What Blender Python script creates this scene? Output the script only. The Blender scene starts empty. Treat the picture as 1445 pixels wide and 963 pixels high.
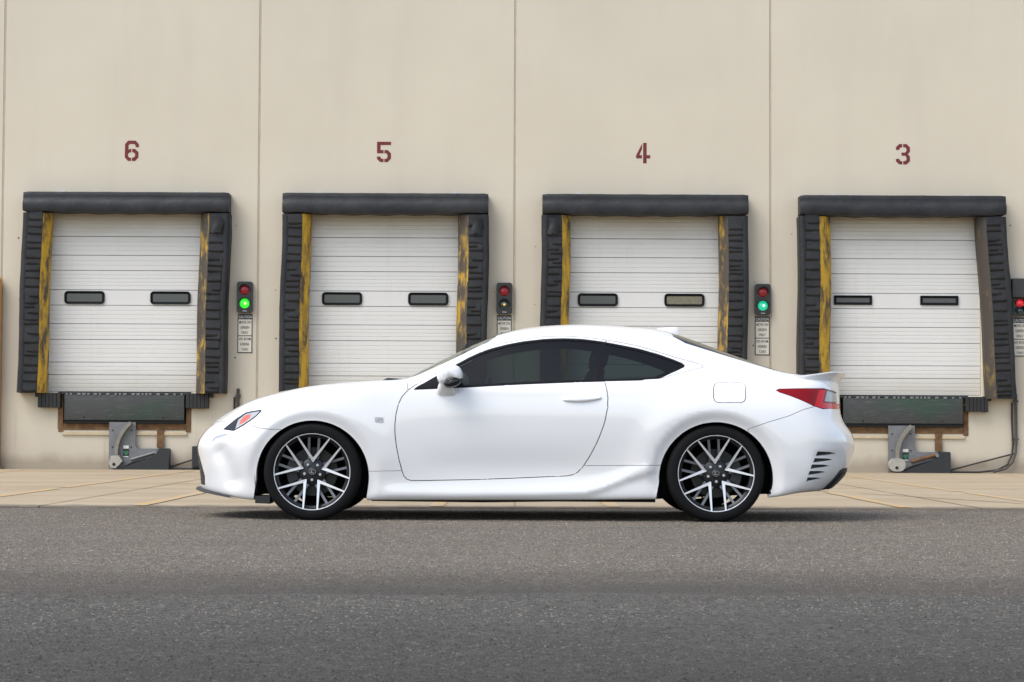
import bpy, bmesh, math, random
import numpy as np
from mathutils import Vector, Matrix
from mathutils.geometry import delaunay_2d_cdt

random.seed(7)
scene = bpy.context.scene
C = scene.collection
R = math.radians

# ---------------------------------------------------------------- camera
cam = bpy.data.cameras.new('camera'); cam_o = bpy.data.objects.new('camera', cam); C.objects.link(cam_o)
cam.sensor_width = 36; cam.lens = 75.0; cam.clip_end = 3000; cam.clip_start = .1
PITCH = math.atan(122.5/3011); ROLL = .0045
f0 = Vector((0, math.cos(PITCH), math.sin(PITCH))); u0 = Vector((0, -math.sin(PITCH), math.cos(PITCH))); r0 = Vector((1, 0, 0))
right = r0*math.cos(ROLL)+u0*math.sin(ROLL); up = -r0*math.sin(ROLL)+u0*math.cos(ROLL)
m = Matrix((right, up, -f0)).transposed().to_4x4(); m.translation = (0, 0, .63)
cam_o.matrix_world = m
scene.camera = cam_o
scene.render.resolution_x, scene.render.resolution_y = 1024, 682

# ---------------------------------------------------------------- overcast sky, weak soft sun
SUN_EL, SUN_AZ = R(54), R(236)          # azimuth clockwise from +Y: high behind the camera and to the left
world = bpy.data.worlds.new('World'); scene.world = world; world.use_nodes = True
nt = world.node_tree; nt.nodes.clear()
sky = nt.nodes.new('ShaderNodeTexSky'); sky.sky_type = 'NISHITA'; sky.sun_disc = False
sky.sun_elevation = SUN_EL; sky.sun_rotation = SUN_AZ; sky.dust_density = 1.6; sky.air_density = 1.0; sky.ozone_density = 1.0
hs = nt.nodes.new('ShaderNodeHueSaturation'); hs.inputs['Saturation'].default_value = .66
bg = nt.nodes.new('ShaderNodeBackground'); bg.inputs[1].default_value = .145
wo = nt.nodes.new('ShaderNodeOutputWorld')
nt.links.new(sky.outputs[0], hs.inputs['Color']); nt.links.new(hs.outputs[0], bg.inputs[0]); nt.links.new(bg.outputs[0], wo.inputs[0])
sun = bpy.data.lights.new('sun', 'SUN'); sun.energy = 1.25; sun.angle = R(40); sun.color = (1, .965, .92)
sun_o = bpy.data.objects.new('sun', sun); C.objects.link(sun_o)
d = Vector((math.sin(SUN_AZ)*math.cos(SUN_EL), math.cos(SUN_AZ)*math.cos(SUN_EL), math.sin(SUN_EL)))
sun_o.rotation_euler = (-d).to_track_quat('-Z', 'Y').to_euler(); sun_o.location = d*40
scene.view_settings.view_transform = 'Standard'; scene.view_settings.look = 'None'
scene.view_settings.exposure = 1.0; scene.view_settings.gamma = 1
scene.cycles.max_bounces = 10; scene.cycles.transparent_max_bounces = 24
scene.cycles.caustics_reflective = False; scene.cycles.caustics_refractive = False

# ---------------------------------------------------------------- helpers
def link(o, parent=None):
    C.objects.link(o)
    if parent is not None: o.parent = parent
    return o
def empty(name, loc=(0, 0, 0), parent=None):
    o = bpy.data.objects.new(name, None); o.empty_display_size = .1; o.location = loc
    return link(o, parent)
def tag(o, label, cat, group=None):
    o['label'] = label; o['category'] = cat
    if group: o['group'] = group
    return o
def struct(o): o['kind'] = 'structure'; return o
def mesh(name, verts, faces, mats, parent=None, smooth=False, fm=None, loc=None):
    me = bpy.data.meshes.new(name); me.from_pydata([tuple(map(float, v)) for v in verts], [], faces); me.update()
    for mt in (mats if isinstance(mats, (list, tuple)) else [mats]): me.materials.append(mt)
    if fm: me.polygons.foreach_set('material_index', fm)
    if smooth: me.polygons.foreach_set('use_smooth', [True]*len(faces))
    o = bpy.data.objects.new(name, me)
    if loc is not None: o.location = loc
    return link(o, parent)
class MB:
    """collects shapes for ONE mesh"""
    def __init__(s): s.v = []; s.f = []; s.m = []; s.cur = 0
    def add(s, vs, fs, mi=None):
        b = len(s.v); s.v += [tuple(v) for v in vs]; s.f += [tuple(i+b for i in f) for f in fs]
        s.m += [s.cur if mi is None else mi]*len(fs); return s
    def box(s, x0, x1, y0, y1, z0, z1, mi=None, bev=0):
        if bev:
            b = bev; pts = []
            bm = bmesh.new(); bmesh.ops.create_cube(bm, size=1)
            for v in bm.verts: v.co = ((x0+x1)/2+v.co.x*(x1-x0), (y0+y1)/2+v.co.y*(y1-y0), (z0+z1)/2+v.co.z*(z1-z0))
            bmesh.ops.bevel(bm, geom=bm.edges[:], offset=b, segments=2, affect='EDGES', profile=.6)
            bm.verts.index_update(); s.add([v.co[:] for v in bm.verts], [[v.index for v in f.verts] for f in bm.faces], mi); bm.free(); return s
        return s.add([(x0,y0,z0),(x1,y0,z0),(x1,y1,z0),(x0,y1,z0),(x0,y0,z1),(x1,y0,z1),(x1,y1,z1),(x0,y1,z1)],
                     [(0,3,2,1),(4,5,6,7),(0,1,5,4),(1,2,6,5),(2,3,7,6),(3,0,4,7)], mi)
    def prism(s, poly, y0, y1, mi=None, mside=None):
        """polygon in (x, z) extruded from y0 (towards the viewer) to y1"""
        n = len(poly); a = sum(poly[i][0]*poly[(i+1) % n][1]-poly[(i+1) % n][0]*poly[i][1] for i in range(n))
        if a < 0: poly = poly[::-1]
        vs = [(x, y0, z) for x, z in poly]+[(x, y1, z) for x, z in poly]
        s.add(vs, [tuple(range(n)), tuple(range(2*n-1, n-1, -1))], mi)
        return s.add(vs, [(i, i+n, (i+1) % n+n, (i+1) % n) for i in range(n)], mi if mside is None else mside)
    def tube(s, pts, r, n=8, mi=None, cap=True):
        pts = [Vector(p) for p in pts]; rs = r if isinstance(r, (list, tuple)) else [r]*len(pts)
        vs = []; up_ = None
        for i, p in enumerate(pts):
            t = (pts[min(i+1, len(pts)-1)]-pts[max(i-1, 0)]).normalized()
            if up_ is None: up_ = Vector((0, 0, 1)) if abs(t.z) < .9 else Vector((0, 1, 0))
            a = t.cross(up_).normalized(); b = a.cross(t).normalized(); up_ = b
            vs += [p+(a*math.cos(2*math.pi*k/n)+b*math.sin(2*math.pi*k/n))*rs[i] for k in range(n)]
        fs = [(i*n+k, i*n+(k+1) % n, (i+1)*n+(k+1) % n, (i+1)*n+k) for i in range(len(pts)-1) for k in range(n)]
        if cap: fs += [tuple(range(n-1, -1, -1)), tuple(range((len(pts)-1)*n, len(pts)*n))]
        return s.add(vs, fs, mi)
    def lathe(s, prof, n=64, mi=None, c=(0, 0, 0), closed=False):
        """profile of (radius, y) turned about the Y axis"""
        vs = []; k = len(prof)
        for i in range(n):
            a = 2*math.pi*i/n
            vs += [(c[0]+r*math.cos(a), c[1]+y, c[2]+r*math.sin(a)) for r, y in prof]
        fs = []
        for i in range(n):
            j = (i+1) % n
            for q in range(k-1+(1 if closed else 0)):
                q2 = (q+1) % k
                fs.append((i*k+q, i*k+q2, j*k+q2, j*k+q))
        return s.add(vs, fs, mi)
    def build(s, name, mats, parent=None, smooth=False, loc=None, sharp=None, recalc=True, weld=False):
        o = mesh(name, s.v, s.f, mats, parent, smooth, s.m, loc)
        if recalc or weld:
            bm = bmesh.new(); bm.from_mesh(o.data)
            if weld: bmesh.ops.remove_doubles(bm, verts=bm.verts, dist=1e-5)
            if recalc: bmesh.ops.recalc_face_normals(bm, faces=bm.faces)
            bm.to_mesh(o.data); bm.free()
        if smooth and sharp is not None: o.data.set_sharp_from_angle(angle=R(sharp))
        return o

# ---------------------------------------------------------------- materials
class NT:
    def __init__(s, name):
        s.m = bpy.data.materials.new(name); s.m.use_nodes = True; s.t = s.m.node_tree
        s.b = s.t.nodes['Principled BSDF']
    def n(s, typ, **kw):
        nd = s.t.nodes.new('ShaderNode'+typ)
        for k, v in kw.items():
            if k.startswith('i_'):
                key = k[2:]; key = int(key) if key.isdigit() else key.replace('_', ' ')
                s.put(nd.inputs[key], v)
            else: setattr(nd, k, v)
        return nd
    def put(s, sock, v):
        if isinstance(v, bpy.types.NodeSocket): s.t.links.new(v, sock)
        else: sock.default_value = v
    def set(s, **kw):
        for k, v in kw.items(): s.put(s.b.inputs[k.replace('_', ' ')], v)
        return s
    def co(s, which='Object', scale=(1, 1, 1)):
        tc = s.n('TexCoord'); mp = s.n('Mapping'); mp.inputs['Scale'].default_value = scale
        s.t.links.new(tc.outputs[which], mp.inputs[0]); return mp.outputs[0]
    def wco(s, scale=(1, 1, 1)):
        g = s.n('NewGeometry'); mp = s.n('Mapping'); mp.inputs['Scale'].default_value = scale
        s.t.links.new(g.outputs['Position'], mp.inputs[0]); return mp.outputs[0]
    def noise(s, vec, scale, detail=4, rough=.5, dist=0):
        nd = s.n('TexNoise', i_Vector=vec, i_Scale=scale, i_Detail=detail, i_Roughness=rough, i_Distortion=dist); return nd.outputs[0]
    def ramp(s, fac, stops):
        nd = s.n('ValToRGB', i_0=fac); cr = nd.color_ramp
        while len(cr.elements) < len(stops): cr.elements.new(.5)
        for e, (p, c) in zip(cr.elements, stops):
            e.position = p; e.color = (*c, 1) if isinstance(c, (tuple, list)) else (c, c, c, 1)
        return nd.outputs[0]
    def mix(s, fac, a, b, mode='MIX'):
        nd = s.n('Mix', data_type='RGBA', blend_type=mode)
        s.put(nd.inputs[0], fac)
        for sock, v in ((nd.inputs[6], a), (nd.inputs[7], b)):
            s.put(sock, (*v, 1) if isinstance(v, (tuple, list)) and len(v) == 3 else v)
        return nd.outputs[2]
    def math(s, op, a, b=0., c=0.):
        nd = s.n('Math', operation=op); s.put(nd.inputs[0], a); s.put(nd.inputs[1], b); s.put(nd.inputs[2], c); return nd.outputs[0]
    def bump(s, h, strength=.3, dist=.01):
        nd = s.n('Bump', i_Height=h, i_Strength=strength, i_Distance=dist); s.put(s.b.inputs['Normal'], nd.outputs[0]); return s
    def sep(s, vec):
        nd = s.n('SeparateXYZ', i_0=vec); return nd.outputs

def plain(name, col, rough=.5, metal=0., coat=0., var=.0, scale=20, bump=0., spec=.5):
    t = NT(name); t.set(Roughness=rough, Metallic=metal, Specular_IOR_Level=spec)
    if coat: t.set(Coat_Weight=coat, Coat_Roughness=.04)
    if var:
        nz = t.noise(t.wco(), scale, 5, .6)
        t.set(Base_Color=t.mix(nz, tuple(c*(1-var) for c in col), tuple(min(1, c*(1+var)) for c in col)))
        if bump: t.bump(nz, bump, .005)
    else: t.set(Base_Color=(*col, 1))
    return t.m

def m_wall():
    t = NT('painted_concrete_wall'); w = t.wco()
    a = t.noise(w, .55, 5, .6); b = t.noise(t.wco((.9, .9, .12)), 2.2, 5, .6, .2); c = t.noise(w, 55, 3, .6)
    col = t.mix(t.ramp(a, [(.3, 0), (.7, 1)]), (.566, .508, .402), (.606, .546, .434))
    col = t.mix(t.math('MULTIPLY', t.ramp(b, [(.5, 0), (.78, 1)]), .2), col, (.46, .405, .33))
    z = t.sep(w)[2]
    # splash dirt along the foot of the wall and rust-brown weep marks
    dn = t.noise(t.wco((1, 1, .5)), 3.5, 6, .65)
    foot = t.math('MULTIPLY', t.ramp(t.math('ADD', z, t.math('MULTIPLY', dn, -.22)), [(0, 1), (.16, .25), (.5, 0)]), .75)
    col = t.mix(foot, col, (.26, .21, .155))
    st = t.noise(t.wco((1, 1, .05)), 7, 4, .6)
    streak = t.math('MULTIPLY', t.ramp(st, [(.60, 0), (.76, 1)]), t.ramp(z, [(.25, .55), (1.15, .1), (1.2, 0)]))
    col = t.mix(streak, col, (.33, .24, .16))
    t.set(Base_Color=col, Roughness=.82, Specular_IOR_Level=.3)
    t.bump(t.math('ADD', t.math('MULTIPLY', c, .4), b), .12, .01); return t.m

def m_asphalt(name, ca, cb, warm, stain=False, dirt_vignette=None):
    t = NT(name); w = t.wco()
    v = t.n('TexVoronoi', i_Vector=w, i_Scale=95.); v2 = t.n('TexVoronoi', i_Vector=w, i_Scale=38.)
    big = t.noise(w, .45, 6, .62); mid = t.noise(t.wco((.55, 1.6, 1)), 3.0, 6, .65)
    fine = t.noise(w, 60, 4, .7)
    col = t.mix(t.ramp(big, [(.3, 0), (.7, 1)]), ca, cb)
    col = t.mix(t.math('MULTIPLY', t.ramp(mid, [(.52, 0), (.72, 1)]), .55), col, tuple(x*.62 for x in ca))
    sp = t.sep(v.outputs['Color'])[0]; sp2 = t.sep(v2.outputs['Color'])[0]
    col = t.mix(t.math('MULTIPLY', t.ramp(sp, [(.62, 0), (.95, 1)]), .60), col, warm)
    col = t.mix(t.math('MULTIPLY', t.ramp(sp2, [(.80, 0), (.97, 1)]), .45), col, tuple(x*1.15 for x in warm))
    col = t.mix(t.math('MULTIPLY', t.ramp(sp, [(.04, 1), (.32, 0)]), .65), col, tuple(x*.35 for x in ca))
    col = t.mix(t.math('MULTIPLY', t.ramp(fine, [(.30, 1), (.48, 0)]), .4), col, tuple(x*.4 for x in ca))
    if stain:
        col = t.mix(seam_dirt_vignette(t, 8.0, 10.2, .75), col, (.045, .041, .036))
        # old tyre scuffs lying across the lane
        sc = t.noise(t.wco((.5, 6, 1)), 1.6, 3, .5)
        col = t.mix(t.math('MULTIPLY', t.ramp(sc, [(.66, 0), (.72, 1)]), .45), col, (.05, .047, .045))
    if dirt_vignette: col = t.mix(seam_dirt_vignette(t, *dirt_vignette), col, (.026, .024, .022))  # vignette painted into the overlay colour, darker towards the viewer
    t.set(Base_Color=col, Roughness=.9, Specular_IOR_Level=.25)
    t.bump(t.math('ADD', v.outputs['Distance'], t.math('MULTIPLY', fine, .5)), .9, .006); return t.m

def m_concrete():
    t = NT('apron_concrete'); w = t.wco()
    a = t.noise(t.wco((.35, 1.0, 1)), 1.1, 6, .62); b = t.noise(w, 25, 5, .65); c = t.noise(t.wco((.3, 1.6, 1)), 4, 5, .6)
    col = t.mix(t.ramp(a, [(.32, 0), (.68, 1)]), (.31, .243, .156), (.395, .322, .224))
    col = t.mix(t.math('MULTIPLY', t.ramp(c, [(.52, 0), (.72, 1)]), .5), col, (.28, .22, .15))
    col = t.mix(t.math('MULTIPLY', t.ramp(b, [(.58, 0), (.8, 1)]), .4), col, (.26, .21, .155))
    dots = t.n('TexVoronoi', i_Vector=w, i_Scale=2.3)
    col = t.mix(t.math('MULTIPLY', t.ramp(dots.outputs['Distance'], [(.03, 1), (.055, 0)]), .7), col, (.10, .08, .065))
    # tar and grit trodden over the broken front edge
    x, y, z = t.sep(w); e = t.math('SUBTRACT', t.math('SUBTRACT', y, t.math('MULTIPLY', x, .05)), 16.62)
    e = t.math('ADD', e, t.math('MULTIPLY_ADD', t.noise(t.wco((1, .6, 1)), 2.6, 6, .7), -1.1, .42))
    col = t.mix(t.math('MULTIPLY', t.ramp(e, [(.0, 1), (.25, 0)]), .8), col, (.14, .122, .10))
    # oil drips and tyre rubber in front of each door
    oil = t.noise(t.wco((.9, .5, 1)), 1.15, 6, .7)
    col = t.mix(t.math('MULTIPLY', t.ramp(oil, [(.60, 0), (.72, 1)]), .35), col, (.16, .125, .085))
    t.set(Base_Color=col, Roughness=.88, Specular_IOR_Level=.25); t.bump(b, .25, .004); return t.m

def seam_dirt_vignette(t, y0, y1, amt):
    """grime along the lane seam; on the overlay a vignette painted towards the viewer, heavier in the middle of the lane"""
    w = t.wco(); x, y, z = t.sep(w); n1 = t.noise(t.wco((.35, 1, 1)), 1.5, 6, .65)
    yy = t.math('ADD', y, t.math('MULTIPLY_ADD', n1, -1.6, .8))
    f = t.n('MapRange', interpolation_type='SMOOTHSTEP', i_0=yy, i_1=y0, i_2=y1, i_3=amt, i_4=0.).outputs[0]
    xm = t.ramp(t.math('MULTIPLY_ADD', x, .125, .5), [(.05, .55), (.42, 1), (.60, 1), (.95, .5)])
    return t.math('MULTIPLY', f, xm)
def m_chips(name, stops, dirt_vignette=None, dcol=(.045, .041, .036), patch=.35):
    t = NT(name); g = t.n('NewGeometry'); col = t.ramp(g.outputs['Random Per Island'], stops)
    big = t.noise(t.wco((.5, 1.3, 1)), .9, 6, .65)
    col = t.mix(t.math('MULTIPLY', t.ramp(big, [(.45, 0), (.68, 1)]), patch), col, dcol)
    sc = t.noise(t.wco((.45, 5, 1)), 1.7, 4, .55)
    col = t.mix(t.math('MULTIPLY', t.ramp(sc, [(.63, 0), (.70, 1)]), .5), col, dcol)
    if dirt_vignette: col = t.mix(seam_dirt_vignette(t, *dirt_vignette), col, dcol)  # seam grime on lane stones; on overlay stones a vignette painted into the colour
    t.set(Base_Color=col, Roughness=.85, Specular_IOR_Level=.3); return t.m

def m_worn_paint(name, col, under, lo, hi, scale=(3, 3, 1.2), rough=.6, dark=(.02, .018, .015), amt=.5):
    t = NT(name); nz = t.noise(t.wco(scale), 2.4, 7, .68); n2 = t.noise(t.wco((6, 6, 1.2)), 2.2, 6, .65)
    c = t.mix(t.ramp(nz, [(lo, 0), (hi, 1)]), under, col)
    c = t.mix(t.math('MULTIPLY', t.ramp(n2, [(.48, 0), (.66, 1)]), amt), c, dark)
    t.set(Base_Color=c, Roughness=rough); t.bump(n2, .2, .005); return t.m

def m_vinyl():
    t = NT('black_vinyl'); w = t.wco(); a = t.noise(w, 3.0, 6, .6); b = t.noise(t.wco((1, 1, 1)), 14, 5, .6); g = t.noise(w, 45, 4, .6)
    c = t.mix(t.ramp(a, [(.35, 0), (.7, 1)]), (.013, .0135, .015), (.027, .0275, .029))
    c = t.mix(t.math('MULTIPLY', t.ramp(g, [(.64, 0), (.80, 1)]), .25), c, (.075, .072, .07))
    t.set(Base_Color=c, Roughness=t.ramp(b, [(.2, .42), (.8, .66)]), Specular_IOR_Level=.32); t.bump(t.math('ADD', b, a), .35, .02); return t.m

def m_door():
    t = NT('white_steel_door'); w = t.wco(); z = t.sep(w)[2]
    a = t.noise(w, .9, 5, .6); s1 = t.noise(t.wco((1, 1, .06)), 9, 4, .6)
    c = t.mix(a, (.62, .612, .578), (.68, .672, .638))
    c = t.mix(t.math('MULTIPLY', t.ramp(s1, [(.55, 0), (.80, 1)]), .16), c, (.45, .43, .38))
    # soot under the header, handled grime along the bottom edge
    g = t.noise(t.wco((.8, .8, 2.5)), 1.6, 5, .6)
    top = t.math('MULTIPLY', t.ramp(t.math('MULTIPLY_ADD', z, 1., t.math('MULTIPLY', g, .25)), [(.0, 0), (1, 0)]), 0)
    zz = t.math('ADD', z, t.math('MULTIPLY', g, .35))
    up_ = t.n('MapRange', i_0=zz, i_1=3.45, i_2=3.80, i_3=0., i_4=.62).outputs[0]
    dn = t.n('MapRange', i_0=t.math('ADD', z, t.math('MULTIPLY', g, -.35)), i_1=.98, i_2=1.30, i_3=.42, i_4=0.).outputs[0]
    c = t.mix(up_, c, (.33, .28, .19)); c = t.mix(dn, c, (.42, .36, .25))
    t.set(Base_Color=c, Roughness=.42); return t.m

def m_rust(name='rusty_steel', base=(.075, .034, .014), other=(.16, .085, .035)):
    t = NT(name); n1 = t.noise(t.wco(), 9, 6, .65)
    t.set(Base_Color=t.ramp(n1, [(.3, base), (.55, other), (.75, (.22, .14, .07))]), Roughness=.85); t.bump(n1, .3, .004); return t.m

def m_lip():
    t = NT('dock_plate_steel'); w = t.wco(); x, y, z = t.sep(w)
    tex = t.n('TexVoronoi', i_Vector=t.wco((1, 1, 1)), i_Scale=55.)
    nz = t.noise(w, 1.3, 4, .6); sc = t.noise(t.wco((.4, 1, 3)), 12, 5, .65)
    c = t.mix(t.ramp(nz, [(.50, 0), (.68, 1)]), (.050, .052, .050), (.030, .062, .040))
    c = t.mix(t.math('MULTIPLY', t.ramp(sc, [(.52, 0), (.8, 1)]), .5), c, (.15, .155, .15))
    t.set(Base_Color=c, Roughness=.55, Metallic=.25); t.bump(tex.outputs['Distance'], .5, .004); return t.m

def m_glass(name, tint, refl=.032, rough=.0):
    t = NT(name); nt_ = t.t; nt_.nodes.remove(t.b); out = nt_.nodes['Material Output']
    tr = t.n('BsdfTransparent', i_Color=(*tint, 1)); gl = t.n('BsdfGlossy', i_Color=(1, 1, 1, 1), i_Roughness=rough)
    lw = t.n('LayerWeight', i_Blend=.5); f_ = t.math('MULTIPLY_ADD', t.math('POWER', lw.outputs['Facing'], 5.), .9, refl)
    mx = t.n('MixShader', i_0=f_, i_1=tr.outputs[0], i_2=gl.outputs[0])
    nt_.links.new(mx.outputs[0], out.inputs[0]); return t.m

def m_car_paint():
    t = NT('white_car_paint'); nz = t.noise(t.co('Object'), 900, 2, .5)
    t.set(Base_Color=(.768, .765, .758, 1), Roughness=.34, Coat_Weight=1., Coat_Roughness=.015, Coat_IOR=1.68, Specular_IOR_Level=.4); return t.m

def m_lens(name, col, emit=None, strength=0., coat=1.):
    t = NT(name); t.set(Base_Color=(*col, 1), Roughness=.12, Coat_Weight=coat, Coat_Roughness=.05, Specular_IOR_Level=.3)
    if emit: t.set(Emission_Color=(*emit, 1), Emission_Strength=strength)
    return t.m

M = dict(
 wall=m_wall(), seal=plain('joint_sealant', (.43, .365, .275), .8, var=.25, scale=6), asphalt=m_asphalt('asphalt_lane', (.108, .091, .072), (.136, .116, .093), (.28, .25, .212), True),
 asphalt2=m_asphalt('asphalt_overlay', (.066, .061, .052), (.092, .085, .073), (.150, .140, .122), dirt_vignette=(4.4, 8.0, .68)),
 chips=m_chips('lane_chippings', [(0, (.088, .072, .053)), (.3, (.142, .117, .089)), (.7, (.205, .174, .136)), (.93, (.265, .230, .184)), (1, (.33, .295, .245))], (8.0, 10.2, .75)), chips2=m_chips('overlay_chippings', [(0, (.046, .042, .036)), (.4, (.094, .086, .073)), (.8, (.142, .131, .112)), (1, (.195, .181, .157))], (4.4, 8.0, .68), (.026, .024, .022), .45), concrete=m_concrete(), joint=plain('joint_dirt', (.20, .158, .112), .9, var=.4, scale=8),
 yellow_line=m_worn_paint('worn_yellow_line', (.50, .30, .07), (.37, .295, .205), .45, .62, (2.2, 2.2, 1), .85, (.40, .33, .25), .35),
 red_paint=m_worn_paint('red_stencil_paint', (.135, .013, .018), (.16, .024, .027), .35, .6, (8, 8, 8), .75, (.09, .02, .02), .3),
 vinyl=m_vinyl(), yellow=m_worn_paint('worn_yellow_guide', (.58, .34, .018), (.085, .06, .035), .40, .53, (3.6, 3.6, 1.1), .55, (.035, .03, .025), .62),
 brown=m_worn_paint('rubbed_guide', (.48, .29, .025), (.062, .049, .035), .50, .64, (3.6, 3.6, 1.1), .6, (.04, .035, .03), .6),
 brown_d=m_worn_paint('rubbed_bare_guide', (.26, .165, .03), (.048, .037, .027), .56, .76, (2.2, 2.2, 1.0), .6, (.04, .035, .03), .6), door=m_door(), rubber=plain('black_rubber', (.012, .012, .012), .62, var=.4, scale=12), rust=m_rust(), lip=m_lip(),
 galv=plain('galvanised_steel', (.55, .57, .58), .4, .6), greyst=plain('grey_steel_plate', (.175, .178, .182), .55, .35, var=.35, scale=9, bump=.1),
 palest=plain('scuffed_pale_steel', (.36, .34, .29), .55, .2, var=.4, scale=16, bump=.1), arm=plain('weathered_hook_arm', (.22, .20, .165), .6, .2, var=.35, scale=12, bump=.1),
 hous=plain('black_housing', (.016, .018, .02), .5, var=.4, scale=10), dark=plain('dark_pit', (.01, .01, .01), .9),
 ledge=plain('stained_ledge', (.50, .41, .27), .8, var=.3, scale=8), pane=m_lens('dusty_door_pane', (.055, .062, .060), coat=.4), pane_d=plain('dusty_yellow_pane', (.17, .155, .10), .35, var=.5, scale=30),
 sign_w=plain('sign_cream', (.66, .62, .52), .5), sign_k=plain('sign_black', (.02, .02, .02), .5), sign_t=plain('sign_letter_white', (.72, .70, .66), .5),
 lens_r=m_lens('red_lens_off', (.26, .010, .016), coat=.4), lens_r_on=m_lens('red_lens_lit', (.5, .01, .015), (.9, .02, .03), .22),
 lens_g=m_lens('green_lens_off', (.010, .035, .032)), lens_g_on=m_lens('green_lens_lit', (.02, .5, .03), (.03, .95, .03), .38), lens_t_on=m_lens('teal_lens_lit', (.01, .42, .24), (.01, .75, .38), .26),
 amber=m_lens('bulb_amber', (.6, .3, .05), (1, .55, .12), .4), bulb=m_lens('bulb_pale', (.6, .6, .2), (1, .85, .2), .8), bulbw=m_lens('bulb_white', (.7, .7, .7), (.85, 1, .9), .7),
 cable=plain('black_cable', (.02, .018, .018), .6), conduit=plain('painted_conduit', (.07, .062, .055), .6, .2, var=.4, scale=9), orange=m_worn_paint('faded_orange', (.72, .30, .035), (.66, .36, .12), .4, .7, (4, 4, .4), .6, (.5, .3, .12), .3),
 green=plain('sticker_green', (.02, .16, .07), .5),
 paint=m_car_paint(), blk=plain('gloss_black_trim', (.008, .008, .010), .22), mblk=plain('matt_black_plastic', (.014, .014, .015), .6), liner=plain('dark_liner', (.008, .008, .008), .9),
 glass=m_glass('tinted_side_glass', (.195, .25, .235)), glass_q=m_glass('privacy_glass', (.18, .23, .22)), wind=m_glass('windscreen_glass', (.66, .70, .66)), rear_glass=m_glass('rear_window_glass', (.12, .10, .095)),
 tyre=plain('tyre_rubber', (.0045, .0045, .005), .8, var=.3, scale=30, spec=.2), mach=plain('machined_alloy', (.70, .70, .71), .33, .55), gun=plain('gunmetal_alloy', (.030, .031, .034), .36, .5), gun2=plain('recessed_gunmetal', (.17, .175, .185), .4, .5),
 barrel=plain('dark_barrel', (.02, .02, .021), .5, .4), disc=plain('brake_disc', (.028, .03, .024), .45, .5), calip=plain('brake_caliper', (.03, .031, .03), .5, .3), chrome=plain('chrome', (.78, .78, .79), .12, 1.),
 red=m_lens('tail_lamp_red', (.22, .002, .006), coat=.0), red2=m_lens('brake_lens_red', (.60, .005, .010), coat=.0), clear=m_lens('clear_lens', (.36, .37, .36), coat=.3), lampg=m_lens('headlamp_cover', (.36, .37, .385)), orangel=m_lens('orange_marker', (.58, .12, .08), coat=.5),
 trim=plain('satin_black_trim', (.006, .006, .008), .45, spec=.12), seat=plain('dark_leather', (.012, .012, .013), .6), silver=plain('satin_silver', (.52, .53, .54), .35, .5), lipgrey=plain('lip_grey_black', (.024, .023, .022), .55),
)
# ================================================================ ground
YW = 30.41                                   # face of the warehouse wall
mesh('ground', [(-900,-900,0),(900,-900,0),(900,900,0),(-900,900,0)], [(0,1,2,3)], M['asphalt'])
struct(bpy.data.objects['ground'])
def edge_y(x): return 16.62+.05*x
# darker overlay nearer the viewer, with a ragged lip where it was rolled over the old lane
xs = [-14+.12*i for i in range(235)]
rag = [8.02+.05*math.sin(x*1.9)+.09*math.sin(x*.7+1)+.04*math.sin(x*5.3)+random.uniform(-.04, .04) for x in xs]
vs = [(x, -30, .004) for x in xs]+[(x, y-.05, .006) for x, y in zip(xs, rag)]+[(x, y, .0005) for x, y in zip(xs, rag)]
n = len(xs)
fs = [(i, i+1, n+i+1, n+i) for i in range(n-1)]+[(n+i, n+i+1, 2*n+i+1, 2*n+i) for i in range(n-1)]
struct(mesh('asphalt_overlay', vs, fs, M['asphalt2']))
# stone chippings standing proud of the binder (nobody could count them)
def chippings(name, n, y0, y1, r0_, r1_, h0, h1, mat, z):
    rs = np.random.default_rng(len(name)); y = y0+(y1-y0)*rs.random(n)**.9; x = (rs.random(n)*2-1)*(.245*y+1.8)
    lim = (edge_y(x)+.02-.25*rs.random(n)**3) if y1 > 10 else (8.04+.05*np.sin(x*1.9)+.09*np.sin(x*.7+1)+.04*np.sin(x*5.3)-.16*rs.random(n)); ok = y < lim; x, y = x[ok], y[ok]; n = len(x)
    r_ = r0_+(r1_-r0_)*rs.random(n)**1.6; h_ = h0+(h1-h0)*rs.random(n); a = rs.random(n)*6.28
    V = np.zeros((n, 7, 3))
    for k in range(4):
        ak = a+k*math.pi/2+rs.uniform(-.35, .35, n); rk = r_*rs.uniform(.7, 1.15, n)
        V[:, k] = np.stack([x+rk*np.cos(ak), y+rk*np.sin(ak), np.full(n, z-.0008)], 1)
    for k in range(3):
        ak = a+k*2.094+rs.uniform(-.4, .4, n); rk = r_*rs.uniform(.35, .6, n)
        V[:, 4+k] = np.stack([x+rk*np.cos(ak), y+rk*np.sin(ak), z+h_*rs.uniform(.75, 1.1, n)], 1)
    base = np.array([(0, 1, 4), (1, 5, 4), (1, 2, 5), (2, 3, 6), (2, 6, 5), (3, 0, 6), (0, 4, 6), (4, 5, 6)])
    F = (base[None]+7*np.arange(n)[:, None, None]).reshape(-1, 3)
    me = bpy.data.meshes.new(name); me.vertices.add(7*n); me.vertices.foreach_set('co', V.ravel())
    me.loops.add(F.size); me.loops.foreach_set('vertex_index', F.ravel()); me.polygons.add(len(F)); me.polygons.foreach_set('loop_start', np.arange(0, F.size, 3)); me.polygons.foreach_set('loop_total', np.full(len(F), 3))
    me.update(); me.validate(); me.materials.append(mat)
    o = link(bpy.data.objects.new(name, me)); o['kind'] = 'stuff'; tag(o, {'lane_chippings': 'warm grey stone chippings of the worn asphalt lane', 'overlay_chippings': 'dark coarse stone chippings of the newer asphalt strip'}[name], 'chippings'); return o
chippings('lane_chippings', 90000, 8.0, 16.9, .003, .008, .0015, .0045, M['chips'], .0)
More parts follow.
